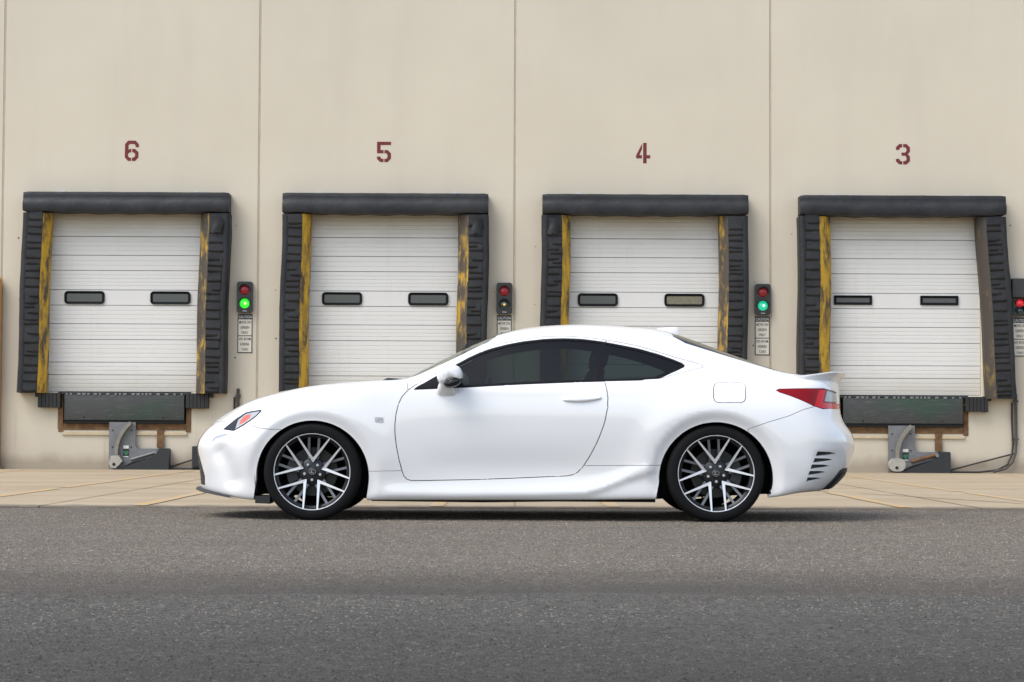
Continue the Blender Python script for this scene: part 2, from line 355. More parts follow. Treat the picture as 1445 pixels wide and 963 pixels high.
chippings('overlay_chippings', 36000, 4.2, 8.0, .004, .011, .0015, .0050, M['chips2'], .005)
# concrete apron: a dirt-filled bed with the slabs laid on it
bed = struct(mesh('concrete_apron', [(-22, edge_y(-22)-.02, .003),(22, edge_y(22)-.02, .003),(22, YW+.05, .003),(-22, YW+.05, .003)], [(0,1,2,3)], M['joint']))
JX = [.03+3.66*k for k in range(-6, 7)]
YJ = 21.1
for x0, x1 in zip(JX[:-1], JX[1:]):
    for far in (0, 1):
        g = .004; a, b = x0+g, x1-g; nn = 24
        if far: near = [(a+(b-a)*i/nn, YJ+g) for i in range(nn+1)]; back = YW-.004
        else: near = [(a+(b-a)*i/nn, edge_y(a+(b-a)*i/nn)+random.uniform(-.05, .03)*random.random()) for i in range(nn+1)]; back = YJ-g
        zt = .014+random.uniform(-.002, .002)
        vs = [(x, y, zt) for x, y in near]+[(x, back, zt) for x, _ in near]+[(x, y-.004, .0) for x, y in near]
        k = nn+1
        fs = [(i, i+1, k+i+1, k+i) for i in range(nn)]+[(2*k+i, 2*k+i+1, i+1, i) for i in range(nn)]
        mesh('concrete_slab', vs, fs, M['concrete'], bed)
# a crack wandering across the slab at the right
cp = [(3.35, 20.55), (3.5, 20.1), (3.68, 19.6), (3.86, 19.0), (4.02, 18.6), (4.18, 18.1), (4.3, 17.6)]
cv = []; 
for i, (x, y) in enumerate(cp):
    wd = .012*(1-abs(i-3)/4)+.004; cv += [(x-wd, y, .0175), (x+wd, y+.03, .0175)]
mesh('crack', cv, [(2*i, 2*i+1, 2*i+3, 2*i+2) for i in range(len(cp)-1)], M['joint'], bed)
# faded yellow lane lines running out from the dock doors
for i, x in enumerate((-6.75, -4.45, -2.88, -.58, .80, 3.10, 4.45, 6.78)):
    hw = .055
    vs = []; fs = []; ys = [edge_y(x)+.05+.4*k for k in range(int((YW-.3-edge_y(x))/.4))]
    for y in ys: vs += [(x-hw+random.uniform(-.006, .006), y, .0186), (x+hw+random.uniform(-.006, .006), y, .0186)]
    fs = [(2*k, 2*k+1, 2*k+3, 2*k+2) for k in range(len(ys)-1) if not (ys[k] < YJ < ys[k+1])]
    mesh('yellow_line', vs, fs, M['yellow_line'], bed)

# ================================================================ warehouse wall
DOCKS = [(-5.50, '6'), (-1.82, '5'), (1.88, '4'), (5.57, '3')]
wall = tag(empty('warehouse_wall', (0, YW, 0)), 'tall beige tilt-up concrete warehouse wall with four numbered dock doors', 'wall')
TOP = 9.6
def cell_wall(x0, x1, holes, name='wall_panel', th=.22):
    cx = sorted({x0, x1, *[h[0] for h in holes], *[h[1] for h in holes]}); cz = sorted({-.06, TOP, *[h[2] for h in holes], *[h[3] for h in holes]})
    solid = lambda a, b: not any(h[0] < a < h[1] and h[2] < b < h[3] for h in holes)
    bm = bmesh.new(); vd = {}
    def vert(x, z):
        if (x, z) not in vd: vd[(x, z)] = bm.verts.new((x, 0, z))
        return vd[(x, z)]
    for i in range(len(cx)-1):
        for j in range(len(cz)-1):
            if solid((cx[i]+cx[i+1])/2, (cz[j]+cz[j+1])/2):
                bm.faces.new([vert(cx[i], cz[j]), vert(cx[i+1], cz[j]), vert(cx[i+1], cz[j+1]), vert(cx[i], cz[j+1])])
    geo = bmesh.ops.extrude_face_region(bm, geom=bm.faces[:])
    bmesh.ops.translate(bm, vec=(0, th, 0), verts=[e for e in geo['geom'] if isinstance(e, bmesh.types.BMVert)])
    bmesh.ops.recalc_face_normals(bm, faces=bm.faces)
    es = [e for e in bm.edges if len(e.link_faces) == 2 and e.calc_face_angle(0) > .5 and all(abs(v.co.y) < 1e-4 for v in e.verts)]
    bmesh.ops.bevel(bm, geom=es, offset=.008, segments=1, affect='EDGES')
    me = bpy.data.meshes.new(name); bm.to_mesh(me); bm.free(); me.materials.append(M['wall'])
    return link(bpy.data.objects.new(name, me), wall)
for x0, x1 in zip(JX[1:-2], JX[2:-1]):
    holes = []
    for dx, num in DOCKS:
        if x0 < dx < x1:
            holes.append((dx-1.13, dx+1.13, 1.115, 3.78))
            if num in '63': holes.append((dx-.96, dx+.93, .585, 1.115))
    cell_wall(x0+.011, x1-.011, holes)
for x in JX[2:-2]:
    mb = MB(); mb.box(x-.0108, x+.0108, .0035, .10, -.02, TOP); mb.build('joint_sealant', M['seal'], wall)
mb = MB(); mb.box(-15, 15, .40, .44, -.05, TOP); mb.build('back_lining', M['dark'], wall)
mb = MB(); mb.box(-22, 22, -.05, .5, TOP+.002, TOP+.15); mb.build('coping', M['galv'], wall)

# plugged anchor holes beside the seals
for dx, num in DOCKS:
    for sx in (-1, 1):
        for z_ in (1.75, 2.55, 3.35):
            if random.random() < .75:
                px_, pz_ = dx+sx*(1.56+random.uniform(-.02, .03)), z_+random.uniform(-.25, .25)
                mb = MB(); mb.lathe([(0, -.004), (.010, -.004), (.013, .002)], 8, c=(px_, 0, pz_)); mb.build('anchor_plug', M['seal'] if random.random() < .5 else M['conduit'], wall)
# stencilled dock numbers
GLY = {
 '6': [[(375,365),(440,288),(600,288),(668,365),(668,432),(600,432),(598,395),(570,362),(475,362),(448,395),(448,490),(478,468),(508,468),(508,540),(468,547),(440,575),(440,625),(468,655),(502,662),(502,730),(440,730),(372,655)],
       [(527,468),(590,468),(660,540),(660,655),(590,730),(522,730),(522,662),(560,655),(590,625),(590,575),(560,547),(527,540)]],
 '5': [[(0,0),(60,0),(60,14),(15,14),(15,36),(28,36),(28,50),(0,50)], [(32,36),(46,36),(60,50),(60,73),(46,88),(32,88),(32,74),(40,74),(45,68),(45,56),(40,50),(32,50)],
       [(28,88),(14,88),(0,75),(0,64),(15,64),(15,68),(20,74),(28,74)]],
 '4': [[(25,4),(25,26),(14,53),(25,53),(25,67),(0,67),(0,54)], [(30,0),(45,0),(45,53),(60,53),(60,67),(45,67),(45,88),(30,88)]],
 '3': [[(0,25),(0,14),(14,0),(27,0),(27,14),(20,14),(15,20),(15,25)], [(0,64),(15,64),(15,68),(20,74),(27,74),(27,88),(14,88),(0,75)],
       [(31,0),(46,0),(60,14),(60,33),(51,43.5),(60,54),(60,74),(46,88),(31,88),(31,74),(39,74),(45,68),(45,57),(39,50),(24,50),(24,37),(39,37),(45,31),(45,20),(39,14),(31,14)]],
}
NUMX = {'6': -5.455, '5': -1.845, '4': 1.865, '3': 5.585}
for dx, num in DOCKS:
    pts = [p for pl in GLY[num] for p in pl]; xa, xb = min(p[0] for p in pts), max(p[0] for p in pts); ya, yb = min(p[1] for p in pts), max(p[1] for p in pts)
    mb = MB()
    for pl in GLY[num]:
        q = [(NUMX[num]-.10+.20*(x-xa)/(xb-xa), 4.715-.292*(y-ya)/(yb-ya)) for x, y in pl]
        mb.prism(q, -.0025, .002)
    o = mb.build('painted_number', M['red_paint'], wall); o['label'] = 'dark red stencilled number '+num

# ================================================================ dock doors, seals, levellers
SEAMS = [3.72, 3.345, 3.075, 2.857, 2.578, 2.358, 2.092, 1.866, 1.542, 1.361, 1.118]
def door_panel_mesh(h, wd, ribs):
    """one horizontal section: ribbed skin with tongue and groove edges"""
    prof = [(0, .012), (0, .030), (.004, 0)]                       # (z from bottom, y)
    z = .008
    k = max(2, int(h/.055))
    for i in range(k):
        a = .008+(h-.020)*i/k; b = .008+(h-.020)*(i+1)/k
        prof += [(a+.003, 0), (b-.010, 0), (b-.006, .0045), (b-.002, .0045)] if ribs and i < k-1 else [(a+.003, 0), (b-.004, 0)]
    prof += [(h-.008, 0), (h-.003, .010), (h-.003, .030)]
    prof = prof[1:]
    vs = [(x, y, zz) for x in (-wd, wd) for zz, y in prof]; n = len(prof)
    return vs, [(i, n+i, n+i+1, i+1) for i in range(n-1)]
def round_rect(cx, cz, w, h, r, n=4):
    pts = []
    for sx, sz, a0 in ((1, 1, 0), (-1, 1, 90), (-1, -1, 180), (1, -1, 270)):
        for k in range(n+1):
            a = R(a0+90*k/n); pts.append((cx+sx*(w/2-r)+r*math.cos(a), cz+sz*(h/2-r)+r*math.sin(a)))
    return pts
def ring(mb, outer, inner, y0, y1, yi=None):
    n = len(outer); yi = y0 if yi is None else yi
    vs = [(x, y1, z) for x, z in outer]+[(x, y0, z) for x, z in outer]+[(x, yi, z) for x, z in inner]+[(x, y1, z) for x, z in inner]
    for q in range(3): mb.add(vs, [(q*n+i, q*n+(i+1) % n, (q+1)*n+(i+1) % n, (q+1)*n+i) for i in range(n)])
DD = .085                                                       # door plane behind the wall face
panel_cache = {}
WIN = {'6': (-.622, .608, .575, .185, .05), '5': (-.615, .618, .575, .185, .05), '4': (-.655, .585, .575, .185, .05), '3': (-.692, .543, .545, .135, .012)}
FACT = {'6': 'dull grey panes', '5': 'one streaked pane', '4': 'one grimy yellow pane', '3': 'square-cornered windows'}
for dx, num in DOCKS:
    d = tag(empty('dock_door', (dx, YW+DD, 1.118)), 'white ribbed sectional dock door with two windows and %s below red number %s' % (FACT[num], num), 'dock door', 'closed dock doors in the warehouse wall')
    for k, (zt, zb) in enumerate(zip(SEAMS[:-1], SEAMS[1:])):
        if k not in panel_cache:
            vs, fs = door_panel_mesh(zt-zb, 1.125, k != 4)
            p = mesh('door_section', vs, fs, M['door'], d); panel_cache[k] = p.data
        else: p = link(bpy.data.objects.new('door_section', panel_cache[k]), d)
        p.location = (0, 0, zb-1.118)
    for i, wx in enumerate(WIN[num][:2]):
        w_, h_, r_ = WIN[num][2:]
        cz = 2.466-1.118+(.012 if num == '3' else 0)
        mb = MB(); ring(mb, round_rect(wx, cz, w_, h_, r_), round_rect(wx, cz, w_-.07, h_-.07, max(.006, r_-.03)), -.022, .004, -.012)
        fr = mb.build('window', M['trim'], d, smooth=True, sharp=40)
        mb = MB(); mb.prism(round_rect(wx, cz, w_-.068, h_-.068, max(.006, r_-.03)), -.007, .001)
        mb.build('pane', M['pane_d'] if (num == '4' and i == 1) else M['pane'], fr)
    mb = MB(); mb.box(-1.1, 1.1, -.03, .02, -.012, -.003); mb.build('bottom_seal', M['rubber'], d)

def wavy(vs, amp, sc, seed):
    out = []
    from mathutils import noise
    for v in vs:
        p = Vector(v)*sc+Vector((seed*7.1, seed*3.3, seed)); nv = noise.noise_vector(p)
        out.append((v[0]+amp*nv.x, v[1]+amp*nv.y, v[2]+amp*nv.z))
    return out
PLEAT = {}
def pleat_mesh(kind):
    """a flap of overlapping wear fabric: curls out at its lower edge"""
    if kind in PLEAT: return PLEAT[kind]
    rnd = random.Random(kind); w_, h_ = .200, .130+.03*rnd.random(); nx, nz = 4, 4; vs = []
    for iz in range(nz+1):
        t = iz/nz
        for ix in range(nx+1):
            s = ix/nx-.5
            y = -.003-.0035*(1-t)**1.3-.003*rnd.random()*(1-t)+(.003 if ix in (0, nx) else 0)
            vs.append((s*w_+rnd.uniform(-.004, .004), y, h_*(t-.0)+rnd.uniform(-.004, .004)*(1-t)+.006*s*rnd.uniform(-1, 1)))
    n = nx+1
    fs = [(j*n+i, j*n+i+1, (j+1)*n+i+1, (j+1)*n+i) for j in range(nz) for i in range(nx)]
    b = len(vs); low = [(x, y+.008, z+.002) for x, y, z in vs[:n]]; vs += low
    fs += [(b+i, b+i+1, i+1, i) for i in range(nx)]
    me = bpy.data.meshes.new('pleat'); me.from_pydata(vs, [], fs); me.materials.append(M['vinyl']); me.polygons.foreach_set('use_smooth', [True]*len(fs)); PLEAT[kind] = me
    return me
# plan section of a side pad, x from its outer edge, y from the wall (negative = out)
PAD = [(0, 0), (.0, -.17), (.006, -.245), (.022, -.262), (.09, -.264), (.100, -.254), (.28, -.255), (.290, -.250)]
PAD_IN = [(.290, -.250), (.395, -.165), (.41, -.12), (.41, 0)]
LEAN = {'6': (-.05, -.045), '5': (-.035, -.02), '4': (-.02, -.015), '3': (-.01, .145)}
SEALT = {'6': 'worn yellow edges', '5': 'rust-streaked yellow edge', '4': 'folded torn flap at its upper corner', '3': 'right side pad leaning outwards'}
for dn_, (dx, num) in enumerate(DOCKS):
    s = tag(empty('dock_seal', (dx, YW-.002, 1.1)), 'black padded dock seal with %s, round door %s' % (SEALT[num], num), 'dock seal', 'padded dock seals round the doors')
    cxo = {'6': .015, '5': .015, '4': .005, '3': -.03}[num]
    # header: a stuffed roll with a sagging lower edge
    prof = [(0, 2.85), (-.244, 2.85), (-.256, 2.838), (-.256, 2.79), (-.256, 2.745), (-.268, 2.734), (-.284, 2.712), (-.289, 2.66), (-.287, 2.60), (-.277, 2.574), (-.20, 2.568), (0, 2.568)]
    nx = 44; vs = []
    for i in range(nx+1):
        x = cxo-1.46+2.92*i/nx; sag = .012*math.sin(math.pi*i/nx)+.006*math.sin(i*.9+dn_)
        e = 0 if 0 < i < nx else .03
        for y, z in prof: vs.append((x, y*(1-e), z-(sag if z < 2.75 else 0)+(-.3*e if z > 2.7 else .3*e)))
    vs = wavy(vs, .0032, 6, dn_+1); k = len(prof)
    fs = [(i*k+j, (i+1)*k+j, (i+1)*k+j+1, i*k+j+1) for i in range(nx) for j in range(k-1)]+[tuple(range(k)), tuple(range((nx+1)*k-1, nx*k-1, -1))]
    mb = MB(); mb.add(vs, fs); hp = mb.build('header_pad', M['vinyl'], s, smooth=True, sharp=50)
    for bx in ((-.935, .985) if num != '3' else (-.98, .93)):
        mb = MB(); mb.box(bx-.032, bx+.032, -.014, .0, 2.852, 2.892); mb.tube([(bx, -.02, 2.874), (bx, -.012, 2.874)], .008, 8); mb.build('bracket', M['galv'], s)
    for sd in (0, 1):
        lean = LEAN[num][sd]; x_out = cxo+(-1.47 if sd == 0 else 1.47); sg = 1 if sd == 0 else -1
        kin = {'6': (.80, 1.18), '5': (.95, 1.25), '4': (1., 1.), '3': (1.45, 1.)}[num][sd]
        pin = [(.29+(a_-.29)*kin, b_) for a_, b_ in PAD_IN]
        def X(xl, z): return x_out+sg*xl+lean*(1-z/2.56)+.008*math.sin(z*3.1+dn_+sd)
        zs = [0.0, .01]+[.1*i for i in range(1, 26)]+[2.55]
        zb = -.005 if num != '3' or sd == 0 else -.03
        vs = []; 
        for z in zs: vs += [(X(xl, z), y, z+(zb if z < .05 else 0)) for xl, y in PAD]
        k = len(PAD); vs = wavy(vs, .005, 4, dn_*2+sd)
        fs = [(i*k+j, i*k+j+1, (i+1)*k+j+1, (i+1)*k+j) for i in range(len(zs)-1) for j in range(k-1)]+[tuple(range(k))]
        mb = MB(); mb.add(vs, fs); sp = mb.build('side_pad', M['vinyl'], s, smooth=True, sharp=50)
        vs = []
        for z in zs: vs += [(X(xl, z), y-.002, z+(zb if z < .05 else 0)) for xl, y in pin]
        k = len(PAD_IN)
        fs = [(i*k+j, i*k+j+1, (i+1)*k+j+1, (i+1)*k+j) for i in range(len(zs)-1) for j in range(k-1)]+[(0, 1, 2, 3)]
        mb = MB(); mb.add(vs, fs); gs = mb.build('guide_strip', M['yellow'] if sd == 0 else (M['brown_d'] if num == '3' else M['brown']), sp, smooth=True, sharp=40)
        gs['label'] = 'worn yellow inner edge' if sd == 0 else 'rubbed brown and yellow inner edge'
        z = .005; q = 0; rnd = random.Random(dn_*10+sd)
        while z < 2.45:
            p = link(bpy.data.objects.new('pleat', pleat_mesh(rnd.randrange(14))), sp)
            p.location = (X(.188, z), -.262, z); p.rotation_euler = (0, rnd.uniform(-.02, .02)-lean*.35, rnd.uniform(-.05, .05)+(.04 if sd == 0 else -.04))
            p.scale = (rnd.uniform(.94, 1.05), 1, 1)
            z += rnd.choice((.055, .08, .10, .125, .14))
        if (num, sd) in (('6', 1), ('4', 0), ('5', 1)):            # a loose fold of torn cover at the top of the pad
            fx = X(.17, 2.4); vs = []
            for i in range(6):
                for j in range(5):
                    vs.append((fx-.07+.14*j/4+.02*math.sin(i), -.285-.045*math.sin(math.pi*j/4)*(1-i/7)-.003*i, 2.50-.045*i-.01*math.sin(j*2.)))
            mb = MB(); mb.add(vs, [(i*5+j, i*5+j+1, (i+1)*5+j+1, (i+1)*5+j) for i in range(5) for j in range(4)]); mb.build('torn_flap', M['vinyl'], sp, smooth=True)

for dx, num in DOCKS:
    if num not in '63': continue
    side = {'6': 'under the door marked six', '3': 'behind the car tail'}[num]
    lv = tag(empty('dock_leveller', (dx, YW, .585)), 'dark dock leveller with hanging lip plate and rusty frame '+side, 'dock leveller', 'dock levellers')
    z0 = .585
    mb = MB(); mb.box(-.86, .845, -.075, -.045, .715-z0, 1.075-z0, bev=.006); lp = mb.build('lip_plate', M['lip'], lv, smooth=True, sharp=30)
    mb = MB()
    mb.tube([(-.90, -.05, 1.088-z0), (.89, -.05, 1.088-z0)], .018, 10)
    mb.box(-.96, .93, -.03, .15, 1.080-z0, 1.112-z0); mb.build('hinge_rod', M['rubber'], lv)
    rnd = random.Random(3); x = -.84
    while x < .80:
        wd = rnd.choice((.028, .034, .05)); mb = MB(); mb.box(x, x+wd, -.082, -.03, 1.068-z0, 1.098-z0, bev=.004); mb.build('hinge_lug', M['greyst'], lv); x += wd+rnd.choice((.022, .03, .055, .07))
    for bx in (-.58, .55):
        mb = MB(); mb.tube([(bx, -.082, .75-z0), (bx, -.06, .75-z0)], .012, 10); mb.build('bolt', M['dark'], lp)
    mb = MB(); mb.box(-.86, .845, -.055, .02, .668-z0, .714-z0); mb.build('lip_keeper', M['dark'], lv)
    mb = MB(); mb.box(-.955, -.885, -.012, .12, .545-z0, 1.075-z0, bev=.004); mb.build('frame_post', M['rust'], lv)
    mb = MB(); mb.box(.862, .932, -.012, .12, .545-z0, 1.075-z0, bev=.004); mb.build('frame_post', M['rust'], lv)
    mb = MB(); mb.box(-.885, .862, -.010, .12, .572-z0, .665-z0, bev=.004); mb.build('frame_sill', M['rust'], lv)
    mb = MB(); mb.box(-.96, .93, .13, .16, .59-z0, 1.11-z0); mb.build('pit_back', M['dark'], lv)
    mb = MB(); mb.box(-.90, .88, -.028, .0, .50-z0, .545-z0, bev=.006); mb.build('ledge', M['ledge'], lv)
    for bx, nm in ((-1.065, 'left'), (1.035, 'right')):
        b = tag(empty('dock_bumper', (dx+bx, YW, .885)), ('black laminated rubber bumper at the %s end of the leveller '%{'left':'orange post','right':'car nose'}[nm] if num == '6' else 'black laminated rubber bumper %s' % {'left':'hidden by the car tail under the door marked three','right':'above the wall stain near the conduit, under the leaning pad'}[nm]), 'dock bumper', 'rubber dock bumpers')
        for q in range(6):
            mb = MB(); mb.box(-.16+.0535*q, -.16+.0535*q+.050, -.125+random.uniform(-.008, .004), -.006, .0+random.uniform(-.004, .004), .213, bev=.006); mb.build('rubber_slab', M['rubber'], b)
        mb = MB(); sx = -1 if bx < 0 else 1; mb.box(min(sx*.10, sx*.215), max(sx*.10, sx*.215), -.07, .0, .155, .222); mb.build('angle_bracket', M['hous'], b)
        mb = MB(); mb.tube([(-.17, -.06, .10), (.172, -.06, .10)], .010, 8); mb.build('tie_rod', M['rust'], b)
    # ---- vehicle restraint
    T = lambda pts: [((px-177)/99., .63+(601.5-py)/99.) for px, py in pts]
    vr = tag(empty('vehicle_restraint', (dx, YW, .0)), ('grey hook vehicle restraint with octagonal pale hook head under dock 6' if num == '6' else 'grey hook vehicle restraint with round pale hook head under dock 3'), 'truck restraint', 'truck restraints under the levellers')
    mb = MB(); mb.prism(T([(155.5,596),(192.6,596),(192.8,628),(194.5,632),(198,633),(224,633),(226,638),(222,643),(186,653),(170,662),(155.5,662)]), -.075, -.040); bp = mb.build('back_plate', M['greyst'], vr)
    for bx, by in ((160.5, 607.5), (187, 607.5), (160.5, 631), (187, 631)):
        p = T([(bx, by)])[0]; mb = MB(); mb.tube([(p[0], -.084, p[1]), (p[0], -.074, p[1])], .010, 8); mb.build('bolt', M['dark'], bp)
    arc = T([(187,596.5),(181.5,602),(176,609),(171.5,617),(168.5,626),(167.2,634),(167,642)])
    mb = MB(); nn = len(arc); vs = []
    for i, (x, z) in enumerate(arc):
        a, b = arc[max(i-1, 0)], arc[min(i+1, nn-1)]; t = Vector((b[0]-a[0], b[1]-a[1])).normalized(); nx_, nz_ = -t.y*.024, t.x*.024
        vs += [(x+nx_, -.155, z+nz_), (x-nx_, -.155, z-nz_), (x-nx_, -.08, z-nz_), (x+nx_, -.08, z+nz_)]
    mb.add(vs, [(4*i+q, 4*i+(q+1) % 4, 4*i+4+(q+1) % 4, 4*i+4+q) for i in range(nn-1) for q in range(4)]+[(0, 1, 2, 3), tuple(range(4*nn-4, 4*nn))])
    mb.build('hook_arm', M['arm'], vr)
    if num == '6': hd = T([(161,643),(171,642.4),(176.5,650.5),(172,656),(167,660.5),(160.5,659.5),(157.5,653)])
    else: hd = [(x, z) for x, z in round_rect(*T([(166, 651)])[0], .235, .185, .09, 6)]
    mb = MB(); mb.prism(hd, -.20, -.09); h = mb.build('hook_head', M['palest'], vr)
    p = T([(165, 655)])[0]; mb = MB(); mb.tube([(p[0], -.206, p[1]), (p[0], -.19, p[1])], .022, 12); mb.build('pivot_pin', M['dark'], h)
    mb = MB(); mb.prism(T([(172,664.8),(170,661.5),(186,656),(222,642.5),(228,632.6),(240,632.6),(241.2,634),(241.2,664.8)]), -.17, -.0); mb.build('housing', M['hous'], vr)
    mb = MB(); mb.tube([(.46, -.10, .275), (.10, -.10, .175)] if num == '3' else [(.455, -.10, .262), (.10, -.10, .155)], .026 if num == '3' else .02, 8); mb.build('strut', M['rust'] if num == '3' else M['greyst'], vr)
    p = T([(222.5, 638)])[0]; mb = MB(); mb.lathe([(.0, -.182), (.022, -.182), (.026, -.178), (.026, -.16)], 16, c=(p[0], 0, p[1])); mb.build('pivot_bolt', M['greyst'], vr)
    mb = MB(); mb.box(.455, .555, -.035, -.012, .325, .575); mb.build('mounting_strap', M['rust'], vr)
    st = T([(175.2,628),(183.8,628),(183.8,645.5),(175.2,645.5)]); x0, x1, zt, zb = st[0][0], st[1][0], st[0][1], st[2][1]
    mb = MB(); mb.box(x0, x1, -.0785, -.076, zb, zt); sk = mb.build('warning_sticker', M['sign_k'], vr)
    mb = MB(); mb.box(x0+.004, x1-.004, -.0805, -.0787, zt-.052, zt-.006); mb.build('sticker_panel', M['sign_t'], sk)
    mb = MB(); cxs = (x0+x1)/2; mb.box(x0+.008, x1-.008, -.0803, -.0787, zb+.052, zb+.088); mb.prism([(x0+.008, zb+.066), (x1-.008, zb+.066), (cxs, zb+.022)], -.0812, -.0787); mb.build('sticker_arrow', M['green'], sk)
    mb = MB(); mb.box(x0+.006, x1-.006, -.0805, -.0787, zb+.004, zb+.017); mb.build('sticker_strip', M['sign_t'], sk)

# ================================================================ signal lights and caution signs
def text_mesh(body, name, w, h, cx, cz, y, mat, parent, mirror=False):
    cu = bpy.data.curves.new(name, 'FONT'); cu.body = body; cu.align_x = 'CENTER'; cu.size = 1; cu.offset = .012; cu.extrude = 0; cu.resolution_u = 3
    to = bpy.data.objects.new(name, cu); C.objects.link(to); dg = bpy.context.evaluated_depsgraph_get()
    me = bpy.data.meshes.new_from_object(to.evaluated_get(dg)); bpy.data.objects.remove(to); bpy.data.curves.remove(cu)
    xs_ = [v.co.x for v in me.vertices]; ys_ = [v.co.y for v in me.vertices]; xa, xb, ya, yb = min(xs_), max(xs_), min(ys_), max(ys_)
    for v in me.vertices:
        u_ = (v.co.x-xa)/(xb-xa)-.5; 
        if mirror: u_ = -u_
        v.co = (cx+u_*w, y, cz+((v.co.y-ya)/(yb-ya)-.5)*h)
    me.materials.clear(); me.materials.append(mat)
    return link(bpy.data.objects.new(name, me), parent)
SIG = {'6': 1.69, '5': 1.708, '4': 1.69, '3': 1.665}
for dx, num in DOCKS:
    sx = dx+SIG[num]
    t = tag(empty('signal_light', (sx, YW, 2.25)), {'6': 'black signal box with red lens dark and bright green lens lit, beside dock 6', '5': 'black signal box with only an amber glint in its lower lens, beside dock 5',
        '4': 'black signal box with teal green lens lit, beside dock 4', '3': 'small black signal box with red lens lit beneath a scuffed box, beside dock 3'}[num], 'signal light', 'two-lamp signal lights on the wall')
    small = num == '3'
    w_, h_ = (.19, .255) if small else (.225, .445)
    mb = MB(); mb.prism(round_rect(0, h_/2, w_, h_, .035), -.075, -.002); hb = mb.build('housing', M['blk'], t)
    if small:
        mb = MB(); mb.box(-.13, .13, -.16, -.002, .262, .535, bev=.012); mb.build('junction_box', plain('scuffed_black_box', (.03, .03, .03), .6, var=.9, scale=40), t)
    r_ = .058 if small else .072
    for k, zc in enumerate((h_*.73, h_*.30)):
        mat = (M['lens_r_on'] if small else M['lens_r']) if k == 0 else {'6': M['lens_g_on'], '5': M['lens_g'], '4': M['lens_t_on'], '3': M['lens_g']}[num]
        mb = MB(); mb.lathe([(0, -.098), (r_*.5, -.094), (r_*.85, -.084), (r_, -.074)], 24, c=(0, 0, zc)); ln = mb.build('lens', mat, t, smooth=True); ln['label'] = 'red upper lens' if k == 0 else 'green lower lens'
        vs = []; nn = 14                                               # hood over the upper half of the lens
        for i in range(nn+1):
            a = R(-12+204*i/nn); q = (r_+.010)
            vs += [(q*math.cos(a), -.074, zc+q*math.sin(a)), (q*math.cos(a), -.135+.03*(1-math.sin(a)), zc+q*math.sin(a)), ((q+.004)*math.cos(a), -.135+.03*(1-math.sin(a)), zc+(q+.004)*math.sin(a)), ((q+.004)*math.cos(a), -.074, zc+(q+.004)*math.sin(a))]
        mb = MB(); mb.add(vs, [(4*i+q, 4*i+q+1, 4*i+5+q, 4*i+4+q) for i in range(nn) for q in range(3)]); mb.build('visor', M['mblk'], t, smooth=True, sharp=40)
        if k == 1 and not small:
            mb = MB(); mb.lathe([(0, -.108), (.012, -.105), (.018, -.096)], 12, c=(.0 if num == '5' else .012, 0, zc)); mb.build('bulb', {'6': M['bulb'], '5': M['amber'], '4': M['bulbw']}[num], t, smooth=True)
    if not small:
        mb = MB(); mb.box(-.028, .032, -.079, -.073, .022, .030); mb.build('maker_plate', M['silver'], t)
    # caution sign
    sw, sh = .21, .555
    sg_ = tag(empty('caution_sign', (sx+(0 if num != '3' else .01), YW, 2.235-sh)), {'6': 'cream and black caution sign with mirrored lower text under the bright green signal', '5': 'cream and black caution sign under the amber-glint signal, half hidden by the car roof', '4': 'cream and black caution sign with mirrored text under the teal signal', '3': 'cream and black caution sign below the lit red signal and scuffed box'}[num], 'sign', 'caution signs below the signal lights')
    mb = MB(); mb.box(-sw/2, sw/2, -.008, -.001, 0, sh); mb.build('sign_plate', M['sign_k'], sg_)
    for z0, z1 in ((.012, .238), (.250, .478)):
        mb = MB(); mb.box(-sw/2+.011, sw/2-.011, -.0105, -.0085, z0, z1); mb.build('sign_panel', M['sign_w'], sg_)
    text_mesh('CAUTION', 'lettering', .185, .040, 0, .514, -.0095, M['sign_t'], sg_)
    for q, (tx, wd) in enumerate((('MOVE ON', .165), ('GREEN', .125), ('ONLY', .098))):
        text_mesh(tx, 'lettering', wd, .038, 0, .437-.073*q, -.0125, M['sign_k'], sg_)
        text_mesh(tx, 'lettering', wd, .038, 0, .198-.073*q, -.0125, M['sign_k'], sg_, True)

# ================================================================ conduits, cables and odd pieces on the wall
def conduit(x, z_top, label, curl=True):
    c = tag(empty('cable_conduit', (x, YW, 0)), label, 'conduit', 'cable conduits down the wall')
    mb = MB(); mb.tube([(0, -.04, z_top), (0, -.04, .42)], .022, 10); mb.build('pipe', M['conduit'], c, smooth=True, sharp=50)
    for z in (z_top-.10, .5):
        mb = MB(); mb.box(-.035, .035, -.062, -.002, z-.012, z+.012, bev=.003); mb.build('clamp', M['conduit'], c)
    pts = [(-.05, -.03, z_top-.12), (-.055, -.03, .8), (-.045, -.035, .42), (-.06, -.05, .28), (-.13, -.07, .14), (-.28, -.08, .06), (-.55, -.09, .03), (-.95, -.10, .03)]
    mb = MB(); mb.tube(pts, .014, 8); mb.build('hanging_cable', M['cable'], c, smooth=True, sharp=60)
    mb = MB(); mb.tube([(0, -.04, .42), (-.01, -.045, .30), (-.06, -.06, .17), (-.16, -.08, .08), (-.34, -.09, .035)], .017, 8); mb.build('flexible_pipe', M['conduit'], c, smooth=True, sharp=60)
    return c
conduit(5.57+1.605, 1.14, 'dark conduit with a hanging cable at the foot of the wall by dock 3')
conduit(-5.50+1.605, 1.17, 'dark conduit stub on the wall behind the white car nose')
